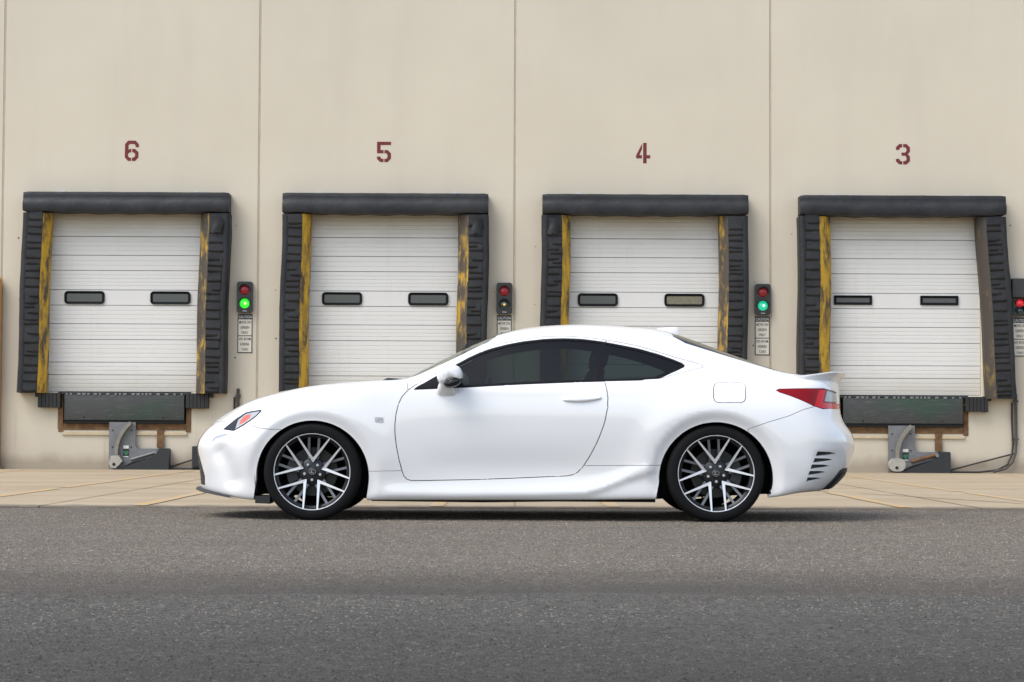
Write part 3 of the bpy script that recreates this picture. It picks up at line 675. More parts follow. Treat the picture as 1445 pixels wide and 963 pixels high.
for dx, num, x1, z1 in ((5.57, '3', 1.60, .30), (-5.50, '6', .98, .16)):
    mb = MB(); mb.tube([(dx+.60, YW-.08, .035), (dx+.64, YW-.05, .05), (dx+(.64+x1)/2, YW-.03, .05+(z1-.05)*.5), (dx+x1, YW-.04, z1)], .011, 8)
    tag(mb.build('control_cable', M['cable']), {'3': 'thin black cable rising along the wall to the hanging conduit', '6': 'short thin black cable along the wall to the low control box'}[num], 'cable', 'cables from the truck restraints')
mb = MB(); jb = tag(empty('control_box', (-4.42, YW, .04)), 'black control box low on the wall just ahead of the car nose', 'control box')
mb.box(-.11, .11, -.14, -.002, 0, .31, bev=.012); mb.build('box_body', M['hous'], jb)
mb = MB(); mb.box(-.09, .09, -.150, -.141, .02, .29, bev=.003); mb.build('box_lid', M['mblk'], jb)
po = tag(empty('orange_post', (-7.355, YW-.10, 0)), 'faded orange steel post at the foot of the wall left of dock 6', 'post')
mb = MB(); mb.tube([(0, 0, 0), (0, 0, 2.70)], .09, 20); mb.build('shaft', M['orange'], po, smooth=True, sharp=50)
mb = MB(); mb.box(-.14, .14, -.09, .09, .014, .030); mb.build('base_plate', M['rust'], po)
mb = MB(); mb.tube([(0, 0, 2.702), (0, 0, 2.735), (0, 0, 2.76)], [.09, .075, .03], 20); mb.build('cap', M['orange'], po, smooth=True, sharp=60)
# ---------------------------------------------------------------- car body surface
# half body as a loft of 12 long lines running nose -> tail (metres, car centre plane w = 0)
def spline(xs, ys, q):
    xs = np.asarray(xs, float); ys = np.asarray(ys, float); n = len(xs)
    if n == 2: return np.interp(q, xs, ys)
    # Akima slopes: smooth and without overshoot
    m = np.diff(ys) / np.diff(xs)
    m = np.concatenate([[2*m[0]-m[1]], m, [2*m[-1]-m[-2]]])
    m = np.concatenate([[2*m[0]-m[1]], m, [2*m[-1]-m[-2]]])
    w1 = np.abs(m[3:]-m[2:-1]); w2 = np.abs(m[1:-2]-m[:-3])
    t = np.where(w1+w2 > 1e-9, (w1*m[1:-2]+w2*m[2:-1])/np.maximum(w1+w2, 1e-12), .5*(m[1:-2]+m[2:-1]))
    i = np.clip(np.searchsorted(xs, q)-1, 0, n-2)
    h = xs[i+1]-xs[i]; s = np.clip((q-xs[i])/h, 0, 1)
    a, b, c, d = ys[i], ys[i+1], t[i]*h, t[i+1]*h
    return a*(2*s**3-3*s**2+1)+b*(3*s**2-2*s**3)+c*(s**3-2*s**2+s)+d*(s**3-s**2)

XW = (-1.8, -1.34, -.9, 0, .85, 1.38, 1.8, 2.2)
# per line: nose x, tail x, half widths at XW, [(x, z) ...]
LINES = [
 (-2.17, 2.20, (.78,.79,.76,.76,.78,.79,.78,.76), [(-2.17,.198),(-2.02,.178),(-1.74,.142),(-.965,.145),(.37,.152),(.99,.16),(1.755,.175),(1.96,.206),(2.20,.222)]),
 (-2.215,2.26, (.862,.872,.85,.846,.868,.882,.872,.845), [(-2.215,.20),(-2.044,.176),(-1.9,.153),(-1.74,.138),(-.965,.141),(.37,.148),(.99,.157),(1.755,.171),(1.96,.203),(2.16,.212),(2.26,.222)]),
 (-2.225, 2.37,(.890,.898,.870,.856,.874,.902,.893,.862), [(-2.225,.29),(-1.7,.27),(-.9,.275),(0,.28),(.9,.29),(1.7,.30),(2.37,.325)]),
 (-2.24,2.42,(.902,.910,.884,.873,.886,.916,.902,.868), [(-2.24,.40),(-1.7,.415),(-.9,.43),(0,.44),(.9,.455),(1.7,.46),(2.42,.44)]),
 (-2.25, 2.43, (.902,.913,.894,.892,.902,.922,.905,.868), [(-2.25,.50),(-1.95,.525),(-1.7,.56),(-1.34,.60),(-.9,.61),(0,.615),(.9,.63),(1.38,.63),(1.9,.61),(2.43,.575)]),
 (-2.21, 2.345, (.876,.893,.890,.893,.898,.910,.888,.845), [(-2.21,.575),(-1.95,.63),(-1.7,.685),(-1.34,.745),(-.9,.775),(0,.79),(.9,.80),(1.38,.80),(1.9,.775),(2.345,.70)]),
 (-2.17, 2.335, (.80,.846,.866,.858,.848,.848,.815,.775), [(-2.17,.62),(-2.0,.672),(-1.85,.728),(-1.6,.80),(-1.3,.86),(-.95,.905),(-.6,.918),(0,.925),(.85,.935),(1.38,.94),(1.8,.925),(2.335,.90)]),
 (-2.13, 2.325,(.66,.735,.80,.74,.715,.70,.70,.68), [(-2.13,.648),(-2.0,.708),(-1.85,.782),(-1.6,.857),(-1.3,.912),(-.95,.935),(-.75,.942),(-.6,.975),(-.15,1.085),(.1,1.10),(.4,1.105),(.8,1.105),(1.2,1.09),(1.5,1.035),(1.86,.985),(2.325,.972)]),
 (-2.12, 2.32, (.52,.55,.72,.60,.578,.592,.61,.58), [(-2.12,.655),(-2.0,.722),(-1.85,.797),(-1.6,.872),(-1.3,.928),(-.95,.952),(-.80,.955),(-.72,.96),(-.45,1.085),(-.15,1.235),(.1,1.278),(.4,1.297),(.8,1.283),(1.0,1.263),(1.133,1.238),(1.5,1.128),(1.857,1.022),(1.98,1.006),(2.32,.982)]),
 (-2.115,2.318,(.38,.40,.42,.40,.40,.40,.40,.38), [(-2.115,.66),(-2.0,.727),(-1.85,.803),(-1.6,.88),(-1.3,.927),(-.98,.949),(-.78,.956),(-.71,.990),(-.49,1.101),(-.29,1.198),(-.13,1.270),(.017,1.313),(.2,1.338),(.4,1.352),(.6,1.352),(.88,1.335),(1.06,1.315),(1.2,1.270),(1.5,1.163),(1.85,1.045),(1.95,1.022),(2.1,1.003),(2.318,.988)]),
 (-2.11, 2.317,(.19,.20,.21,.20,.20,.20,.20,.19), [(-2.11,.663),(-2.0,.73),(-1.85,.807),(-1.6,.885),(-1.3,.930),(-1.0,.953),(-.82,.959),(-.71,1.000),(-.49,1.111),(-.29,1.208),(-.13,1.281),(.017,1.324),(.2,1.350),(.4,1.362),(.6,1.362),(.88,1.347),(1.06,1.328),(1.2,1.286),(1.5,1.178),(1.83,1.058),(1.95,1.027),(2.1,1.008),(2.317,.992)]),
 (-2.11, 2.317,(0,0,0,0,0,0,0,0), [(-2.11,.664),(-2.0,.732),(-1.85,.809),(-1.6,.887),(-1.3,.932),(-1.01,.955),(-.82,.960),(-.71,1.004),(-.49,1.114),(-.29,1.211),(-.13,1.285),(.017,1.328),(.2,1.354),(.4,1.365),(.6,1.365),(.88,1.350),(1.06,1.332),(1.2,1.29),(1.5,1.182),(1.83,1.062),(1.95,1.029),(2.1,1.010),(2.317,.994)]),
]
# the pillar line leans in faster than the eight stations can say
EXTRA_W = {8: [(-1.8,.52),(-1.34,.55),(-.95,.68),(-.78,.745),(-.45,.69),(-.15,.622),(.1,.60),(.4,.592),(.85,.58),(1.133,.582),(1.5,.60),(1.857,.62),(2.2,.58)],
           7: [(-1.8,.66),(-1.34,.735),(-.95,.785),(-.75,.81),(-.6,.80),(-.15,.742),(.1,.738),(.4,.735),(.85,.72),(1.2,.70),(1.5,.715),(1.86,.715),(2.2,.68)]}
NU, NV = 1001, 361
ARCH = [(-1.346, .291, .381), (1.383, .289, .384)]
def smooth(a, b, x):
    t = np.clip((x-a)/(b-a), 0, 1); return t*t*(3-2*t)
def gauss_axis(A, sig, axis, mask=None):
    r = int(3*sig)+1; k = np.exp(-.5*(np.arange(-r, r+1)/sig)**2); k /= k.sum()
    pad = [(0,0)]*A.ndim; pad[axis] = (r, r)
    B = np.pad(A, pad, mode='reflect', reflect_type='odd')
    out = np.zeros_like(A)
    for i, kk in enumerate(k):
        sl = [slice(None)]*A.ndim; sl[axis] = slice(i, i+A.shape[axis]); out += kk*B[tuple(sl)]
    return out
def seg_dist(x, z, pts):
    d = np.full(x.shape, 9.); side = np.zeros(x.shape)
    for (x0, z0), (x1, z1) in zip(pts[:-1], pts[1:]):
        L2 = (x1-x0)**2+(z1-z0)**2; t = np.clip(((x-x0)*(x1-x0)+(z-z0)*(z1-z0))/L2, 0, 1)
        dx, dz = x-(x0+t*(x1-x0)), z-(z0+t*(z1-z0)); dd = np.hypot(dx, dz)
        m = dd < d; d[m] = dd[m]; side[m] = np.sign((x1-x0)*dz-(z1-z0)*dx)[m]
    return d, side
def body_grid():
    u = np.linspace(0, 1, NU); s = .35*u+.65*(1-np.cos(np.pi*u))/2
    s = np.where(True, s, s)
    nl = len(LINES); G = np.zeros((NU, nl, 3))
    for j, (xf, xr, wk, zk) in enumerate(LINES):
        # cluster toward both ends so that the rounded nose and tail are well sampled
        e = (1-np.cos(np.pi*u))/2; e = .5*e+.5*(3*e**2-2*e**3)*0+.5*(u**2*(3-2*u))
        x = xf+(xr-xf)*e
        if j in EXTRA_W: kx, kw = zip(*EXTRA_W[j]); W = spline(kx, kw, x)
        else: W = spline(XW, wk, x)
        W = np.where(x < XW[0], W[np.argmin(abs(x-XW[0]))], W); W = np.where(x > XW[-1], W[np.argmin(abs(x-XW[-1]))], W)
        Lf, Lr = .72, .46
        tf = np.clip((x-xf)/Lf, 0, 1); tr = np.clip((xr-x)/Lr, 0, 1)
        W = W*(1-(1-tf)**2.4)**.5*(1-(1-tr)**2.5)**.5
        G[:, j, 0] = x; G[:, j, 1] = W; G[:, j, 2] = spline(*zip(*zk), x)
    v = np.linspace(0, nl-1, NV); jj = np.arange(nl)
    P = np.zeros((NU, NV, 3))
    # centripetal-free uniform Catmull-Rom across the lines (mirror beyond the centre line)
    ext = np.concatenate([2*G[:, :1]-G[:, 1:2], G, (G[:, -2:-1]*np.array([1, -1, 1]))], axis=1)
    i = np.minimum(v.astype(int), nl-2); t = (v-i)[None, :, None]
    p0, p1, p2, p3 = ext[:, i], ext[:, i+1], ext[:, i+2], ext[:, i+3]
    P = .5*(2*p1+(p2-p0)*t+(2*p0-5*p1+4*p2-p3)*t**2+(3*p1-p0-3*p2+p3)*t**3)
    P[:, -1, 1] = 0
    keep = P.copy()
    for _ in range(2):
        P = gauss_axis(P, 5, 1); P = gauss_axis(P, 6, 0)
    # keep the centre seams exact
    P[:, -1, 1] = 0; P[0, :, 1] = 0; P[-1, :, 1] = 0
    P[..., 1] = np.maximum(P[..., 1], 0)
    # ---- sculpted features, pushed along w
    x, w, z = P[..., 0].copy(), P[..., 1], P[..., 2].copy()
    vv = np.broadcast_to(v[None], x.shape); sidem = smooth(7.2, 6.2, vv)*smooth(.25, .6, w)
    d = np.zeros_like(x)
    for (cx, cz, R), amp, bw in ((ARCH[0], .016, .075), (ARCH[1], .024, .085)):
        r = np.hypot(x-cx, z-cz)
        d -= amp*(1-smooth(R-.005, R+bw, r))*smooth(.10, .22, z)
        d += .012*np.exp(-((r-R-.12)/.10)**2)*smooth(.25, .45, z)
    crest = [(-.95,.175),(-.4,.172),(.16,.185),(.50,.197),(.64,.24),(.80,.305),(.98,.362)]
    dd, sd = seg_dist(x, z, crest)
    d += .0145*np.exp(-np.where(sd > 0, (dd/.055)**2, (dd/.03)**2))*smooth(-.97, -.75, x)*smooth(1.02, .9, x)
    # lower door hollow
    d -= .010*np.exp(-((z-.36)/.10)**2)*smooth(-.8, -.3, x)*smooth(.95, .3, x)
    # bumper corner hollow and rear vent pocket
    dd, _ = seg_dist(x, z, [(-1.985,.455),(-1.945,.39),(-1.90,.27)])
    d -= .034*np.exp(-(dd/.062)**2)
    d -= .012*smooth(2.02, 2.10, x)*smooth(2.30, 2.2, x)*smooth(.20, .25, z)*smooth(.50, .44, z)
    # crisp shoulder under the quarter window
    d += .006*np.exp(-((z-.885)/.035)**2)*smooth(-.6, -.1, x)*smooth(2.1, 1.5, x)
    P[..., 1] = np.maximum(P[..., 1]+d*sidem, 0)
    du = np.gradient(P, axis=0); dv = np.gradient(P, axis=1)
    N = np.cross(dv, du); n = np.linalg.norm(N, axis=2, keepdims=True)
    N = N/np.maximum(n, 1e-12)
    N[:, -1, 1] = 0; N[0, :, 1] = 0; N[-1, :, 1] = 0
    N /= np.maximum(np.linalg.norm(N, axis=2, keepdims=True), 1e-9)
    return P, N, v
OUT = {
 'door': [(-0.703,0.882),(-0.612,0.942),(-0.519,0.998),(-0.414,1.061),(-0.308,1.120),(-0.214,1.162),(-0.114,1.198),(-0.012,1.223),(0.085,1.242),(0.217,1.259),(0.349,1.264),(0.481,1.258),(0.613,1.244),(0.649,1.238),(0.632,1.157),(0.613,1.078),(0.594,0.989),(0.631,0.949),(0.644,0.897),(0.652,0.834),(0.651,0.772),(0.634,0.690),(0.608,0.609),(0.571,0.518),(0.528,0.436),(0.481,0.364),(0.448,0.330),(0.414,0.313),(0.376,0.305),(0.280,0.301),(-0.008,0.287),(-0.296,0.276),(-0.583,0.270),(-0.679,0.270),(-0.705,0.277),(-0.727,0.299),(-0.741,0.335),(-0.762,0.416),(-0.779,0.502),(-0.789,0.588),(-0.790,0.646),(-0.783,0.717),(-0.767,0.785),(-0.744,0.837)],
 'quarter_trim': [(0.649,1.238),(0.744,1.223),(0.875,1.196),(1.006,1.156),(1.136,1.115),(1.266,1.079),(1.299,1.069),(1.311,1.061),(1.307,1.050),(1.287,1.043),(1.172,1.014),(1.084,0.991),(0.995,0.963),(0.855,0.955),(0.631,0.949),(0.594,0.989),(0.613,1.078),(0.632,1.157)],
 'window_trim': [(-0.663,0.887),(-0.597,0.927),(-0.524,0.972),(-0.446,1.021),(-0.375,1.063),(-0.298,1.106),(-0.216,1.145),(-0.080,1.188),(0.085,1.224),(0.217,1.240),(0.349,1.246),(0.481,1.242),(0.612,1.226),(0.743,1.202),(0.874,1.175),(1.005,1.138),(1.106,1.102),(1.163,1.078),(1.181,1.064),(1.175,1.052),(1.140,1.034),(1.065,1.000),(0.986,0.963),(0.855,0.955),(0.629,0.949),(0.374,0.940),(0.085,0.927),(-0.155,0.913),(-0.394,0.899)],
 'door_glass': [(-0.412,1.029),(-0.360,1.059),(-0.288,1.097),(-0.211,1.134),(-0.080,1.175),(0.085,1.211),(0.217,1.228),(0.349,1.233),(0.480,1.229),(0.612,1.214),(0.571,0.963),(0.374,0.956),(0.085,0.942),(-0.155,0.928),(-0.409,0.912)],
 'quarter_glass': [(0.646,1.208),(0.743,1.187),(0.874,1.159),(1.004,1.123),(1.095,1.091),(1.147,1.070),(1.159,1.061),(1.131,1.044),(1.051,1.008),(0.977,0.977),(0.856,0.971),(0.596,0.964)],
 'rocker': [(-1.062,0.329),(-0.746,0.337),(-0.104,0.356),(0.486,0.376),(1.094,0.382),(1.095,0.155),(-1.062,0.146)],
 'bumper_top': [(-1.541,0.611),(-1.584,0.612),(-1.645,0.614),(-1.704,0.621),(-1.750,0.634),(-1.774,0.670),(-1.884,0.682),(-1.927,0.668),(-2.023,0.662),(-2.100,0.657)],
 'headlamp': [(-1.976,0.611),(-1.929,0.648),(-1.884,0.683),(-1.819,0.726),(-1.757,0.737),(-1.700,0.745),(-1.703,0.730),(-1.730,0.701),(-1.766,0.674),(-1.823,0.636),(-1.891,0.601)],
 'headlamp_black': [(-1.966,0.613),(-1.928,0.643),(-1.886,0.674),(-1.880,0.660),(-1.898,0.608)],
 'headlamp_lens': [(-1.866,0.677),(-1.814,0.718),(-1.761,0.729),(-1.711,0.736),(-1.736,0.707),(-1.775,0.678),(-1.824,0.646),(-1.882,0.613)],
 'side_marker': [(-1.854,0.643),(-1.849,0.670),(-1.829,0.697),(-1.806,0.711),(-1.772,0.714),(-1.781,0.687),(-1.815,0.661)],
 'daytime_lamp': [(-2.062,0.530),(-2.038,0.555),(-2.004,0.567),(-1.940,0.580),(-1.953,0.566),(-1.991,0.555),(-2.025,0.548),(-2.042,0.531)],
 'bumper_seam_rear': [(1.594,0.625),(1.628,0.640),(1.730,0.676),(1.872,0.718),(1.982,0.764),(2.062,0.785)],
 'tail_lamp': [(1.792,0.894),(1.816,0.903),(1.967,0.907),(2.145,0.910),(2.175,0.903),(2.266,0.885),(2.296,0.804),(2.280,0.781),(2.190,0.773),(2.120,0.768),(2.049,0.788),(1.929,0.840),(1.814,0.879)],
 'brake_lens': [(2.104,0.901),(2.160,0.901),(2.131,0.814),(2.273,0.805),(2.336,0.791),(2.121,0.774),(2.062,0.790)],
 'reverse_lens': [(2.171,0.896),(2.248,0.879),(2.265,0.820),(2.144,0.821)],
 'fuel_door': [(1.398,0.944),(1.558,0.945),(1.579,0.935),(1.587,0.913),(1.582,0.838),(1.572,0.816),(1.549,0.806),(1.391,0.805),(1.372,0.815),(1.363,0.837),(1.367,0.912),(1.378,0.934)],
 'vent_1': [(2.072,0.478),(2.156,0.474),(2.210,0.466),(2.158,0.457),(2.060,0.450)],
 'vent_2': [(2.053,0.433),(2.137,0.430),(2.187,0.423),(2.132,0.415),(2.042,0.406)],
 'vent_3': [(2.033,0.390),(2.117,0.388),(2.165,0.381),(2.107,0.372),(2.023,0.363)],
 'vent_4': [(2.018,0.346),(2.092,0.345),(2.138,0.339),(2.082,0.328),(2.007,0.320)],
 'vent_5': [(2.004,0.302),(2.068,0.301),(2.111,0.296),(2.058,0.285),(1.996,0.276)],
 'handle': [(0.340,0.818),(0.608,0.832)],
 'badge': [(-0.897,0.680)],
 'mirror': [(-0.421,0.984)],
 'stalk': [(-0.504,0.834),(-0.375,0.834)],
}
# ================================================================ the car
YC = 15.32
GP, GN, GV = body_grid()
GS = gauss_axis(gauss_axis(GN, 16, 1), 10, 0); GS /= np.maximum(np.linalg.norm(GS, axis=2, keepdims=True), 1e-9)   # calm normals for glass
def ev(u, v, smoothn=False):
    """surface point and normal at u in 0..1, v in line numbers (bilinear on the dense grid)"""
    a = np.clip(np.asarray(u, float)*(NU-1), 0, NU-1.0001); b = np.clip(np.asarray(v, float)/(len(LINES)-1)*(NV-1), 0, NV-1.0001)
    i = a.astype(int); j = b.astype(int); s = (a-i)[..., None]; t = (b-j)[..., None]
    f = lambda A: (A[i, j]*(1-s)+A[i+1, j]*s)*(1-t)+(A[i, j+1]*(1-s)+A[i+1, j+1]*s)*t
    n = f(GS if smoothn else GN); return f(GP), n/np.maximum(np.linalg.norm(n, axis=-1, keepdims=True), 1e-9)
JM = int(8.6/(len(LINES)-1)*(NV-1))
def uv_xz(x, z):
    S = GP[:, :JM]; d_ = (S[..., 0]-x)**2+(S[..., 2]-z)**2; i, j = np.unravel_index(np.argmin(d_), d_.shape)
    i = min(max(i, 1), NU-2); j = min(max(j, 1), NV-2)
    a = (GP[i+1, j]-GP[i-1, j])[[0, 2]]/2; b = (GP[i, j+1]-GP[i, j-1])[[0, 2]]/2
    try: s = np.clip(np.linalg.solve(np.stack([a, b], 1), np.array([x, z])-GP[i, j][[0, 2]]), -1, 1)
    except Exception: s = (0, 0)
    return ((i+s[0])/(NU-1), (j+s[1])/(NV-1)*(len(LINES)-1))
def u_x(x, v):
    us = np.linspace(0, 1, 2001); p, _ = ev(us, np.full(2001, v)); return float(np.interp(x, p[:, 0], us))
def u_w(w, v, rear=False):
    us = np.linspace(.55, 1, 1500) if rear else np.linspace(0, .4, 1500); p, _ = ev(us, np.full(1500, v)); ws = p[:, 1]
    return float(us[np.argmin(abs(ws-w))])
UV = {k: [uv_xz(*p) for p in pts] for k, pts in OUT.items()}
def densify(p, step=.012, close=True):
    out = []; q = list(p)+([p[0]] if close else [])
    for (a, b), (c, d_) in zip(q[:-1], q[1:]):
        n_ = max(1, int(math.hypot((c-a)*4.7, (d_-b)*.2)/step))
        out += [(a+(c-a)*k/n_, b+(d_-b)*k/n_) for k in range(n_)]
    return out if close else out+[q[-1]]
VT = len(LINES)-1.
# ---- regions on the half body, first match wins
REG = []
for k in range(2):
    cx, cz, r_ = ARCH[k]; a0 = math.asin(min(1, (cz-.10)/r_))
    pts = [(cx+r_*math.cos(a), cz+r_*math.sin(a)) for a in np.linspace(-.05, math.pi+.05, 60)]
    uvp = [uv_xz(*p) for p in pts]; uvp += [(u_x(cx-r_-.004, .0), -.2), (u_x(cx+r_+.004, .0), -.2)]
    REG.append(('arch', uvp))
REG += [('side_marker', UV['side_marker']), ('headlamp_black', UV['headlamp_black']), ('headlamp_lens', UV['headlamp_lens']), ('headlamp', UV['headlamp']), ('daytime_lamp', UV['daytime_lamp'])]
for k in range(1, 6): REG.append(('vent_slot', UV['vent_%d' % k]))
REG += [('reverse_lens', UV['reverse_lens']), ('brake_lens', UV['brake_lens'])]
tl = UV['tail_lamp']; vt_ = [p[1] for p in tl]
i5 = 5                                                              # carry the lamp on round the tail
tlw = tl[:6]+[(u_w(.52, 6.0, True), tl[5][1]-.02), (u_w(.50, 5.5, True), tl[7][1]+.02)]+tl[7:]
REG.append(('tail_lamp', tlw))
REG += [('fuel_door', UV['fuel_door']), ('door_glass', UV['door_glass']), ('quarter_glass', UV['quarter_glass']), ('window_trim', UV['window_trim']), ('door', UV['door']), ('quarter_trim', UV['quarter_trim'])]
REG.append(('rocker', UV['rocker'][:5]+[(UV['rocker'][4][0], -.2), (UV['rocker'][0][0], -.2)]))
gr = [(0, 1.35), (u_w(.46, 1.4), 1.4), (u_w(.48, 2.0), 2.0), (u_w(.43, 2.8), 2.8), (u_w(.38, 3.5), 3.5), (u_w(.38, 4.4), 4.4), (u_w(.40, 5.2), 5.2), (u_w(.42, 5.9), 5.9), (u_w(.36, 6.4), 6.4), (0, 6.5)]
REG.append(('grille', gr))
bt = UV['bumper_top']
REG.append(('front_bumper', bt+[(u_w(.18, 6.6), 6.62), (-.02, 6.66), (-.02, -.2), (u_x(-1.60, .2), -.2)]))
REG.append(('hood', [(-.02, 6.66), (u_w(.18, 6.6), 6.62), bt[-1], bt[-2], bt[-3], bt[-4], (u_x(-1.78, 6.72), 6.72), (u_x(-1.5, 6.85), 6.85), (u_x(-1.2, 6.95), 6.95), (u_x(-.9, 7.25), 7.25), (u_x(-.78, 7.75), 7.75), (u_x(-.79, 8.6), 8.6), (u_x(-.82, 9.5), 9.5), (u_x(-.845, 10.5), 10.5), (u_x(-.85, VT), VT+.2), (-.02, VT+.2)]))
REG.append(('windscreen', [(u_x(-.79, 8.6), 8.6), (u_x(-.765, 8.12), 8.12), (u_x(-.70, 7.94), 7.94), (u_x(-.45, 7.88), 7.88), (u_x(-.17, 7.95), 7.95), (u_x(-.115, 8.2), 8.2), (u_x(-.10, 9), 9), (u_x(-.12, 10), 10), (u_x(-.125, VT), VT+.2), (u_x(-.80, VT), VT+.2), (u_x(-.795, 10), 10), (u_x(-.785, 9.3), 9.3)]))
REG.append(('cowl', [(u_x(-.76, 8.0), 8.0), (u_x(-.70, 9), 9), (u_x(-.70, VT), VT+.2), (u_x(-.86, VT), VT+.2), (u_x(-.83, 9.5), 9.5), (u_x(-.80, 8.6), 8.6)]))
REG.append(('rear_window', [(u_x(1.125, 8.35), 8.35), (u_x(1.2, 8.06), 8.06), (u_x(1.5, 8.02), 8.02), (u_x(1.80, 8.02), 8.02), (u_x(1.86, 8.2), 8.2), (u_x(1.875, 9), 9), (u_x(1.86, 10), 10), (u_x(1.855, VT), VT+.2), (u_x(1.10, VT), VT+.2), (u_x(1.10, 10), 10), (u_x(1.11, 9), 9)]))
rb = UV['bumper_seam_rear']
REG.append(('rear_bumper', rb+[(tl[-3][0], tl[-3][1]+.02), (tl[-4][0], tl[-4][1]+.02), (u_w(.50, 5.4, True), tl[7][1]+.05), (u_w(.45, 5.2, True), 5.15), (1.02, 5.1), (1.02, -.2), (u_x(1.62, .2), -.2)]))
REG.append(('trunk_lid', [(u_x(1.90, VT), VT+.2), (u_x(1.905, 9), 9), (u_x(1.90, 8.2), 8.2), (u_x(1.95, 7.6), 7.6), (u_x(2.1, 7.2), 7.2), (u_w(.62, 6.9, True), 6.9), (u_w(.56, 6.0, True), 6.0), (u_w(.48, 5.2, True), 5.12), (1.02, 5.1), (1.02, VT+.2)]))
REG.append(('roof', [(u_x(-.125, VT), VT+.2), (u_x(-.10, 9), 9), (u_x(-.115, 8.25), 8.25), (u_x(.1, 8.28), 8.28), (u_x(.6, 8.3), 8.3), (u_x(1.12, 8.36), 8.36), (u_x(1.11, 9), 9), (u_x(1.10, 10), 10), (u_x(1.10, VT), VT+.2)]))
ds = UV['door']
REG.append(('fender', [(-.02, -.2), (-.02, VT+.2), (u_x(-.9, 7.2), 7.25), (u_x(-.735, 7.5), 7.5), ds[0], *[p for p in ds[:30:-1]], (ds[30][0], -.2)]))
REG.append(('body_side', [(-.1, -.3), (1.1, -.3), (1.1, VT+.3), (-.1, VT+.3)]))

def in_poly(px, py, poly):
    c = np.zeros(px.shape, bool); n_ = len(poly)
    for i in range(n_):
        (x0, y0), (x1, y1) = poly[i], poly[i-1]
        if y0 == y1: continue
        c ^= ((y0 > py) != (y1 > py)) & (px < (x1-x0)*(py-y0)/(y1-y0)+x0)
    return c
SU, SV = 4.7, .2
pts2 = []; edges = []
for iu in range(181):
    for iv in range(99):
        u = iu/180; v = VT*iv/98
        pts2.append((u*SU+(0 if iu in (0, 180) or iv in (0, 98) else random.uniform(-.0015, .0015)), v*SV))
clampv = lambda p: (min(max(p[0], 0), 1), min(max(p[1], 0), VT))
for name, poly in REG[:-1]:
    dp = densify([clampv(p) for p in poly], .016); b = len(pts2)
    pts2 += [(u*SU, v*SV) for u, v in dp]; edges += [(b+i, b+(i+1) % len(dp)) for i in range(len(dp))]
cv, ce, cf, *_ = delaunay_2d_cdt([Vector(p) for p in pts2], edges, [], 0, 2e-4)
cv = np.array([(p.x/SU, p.y/SV) for p in cv]); tri = np.array([f for f in cf if len(f) == 3])
cen = cv[tri].mean(1)
P3, N3 = ev(cv[:, 0], cv[:, 1]); N3G = ev(cv[:, 0], cv[:, 1], True)[1]
ar = np.linalg.norm(np.cross(P3[tri[:, 1]]-P3[tri[:, 0]], P3[tri[:, 2]]-P3[tri[:, 0]]), axis=1)
lab = np.full(len(tri), -1); names = []
for q, (name, poly) in enumerate(REG):
    mk = (lab < 0) & in_poly(cen[:, 0], cen[:, 1], poly); lab[mk] = q; names.append(name)
lab_name = np.array(names+['none'])[lab]

car = tag(empty('white_coupe', (0, YC, 0)), 'glossy white two-door coupe with black and silver alloy wheels parked side-on', 'car')

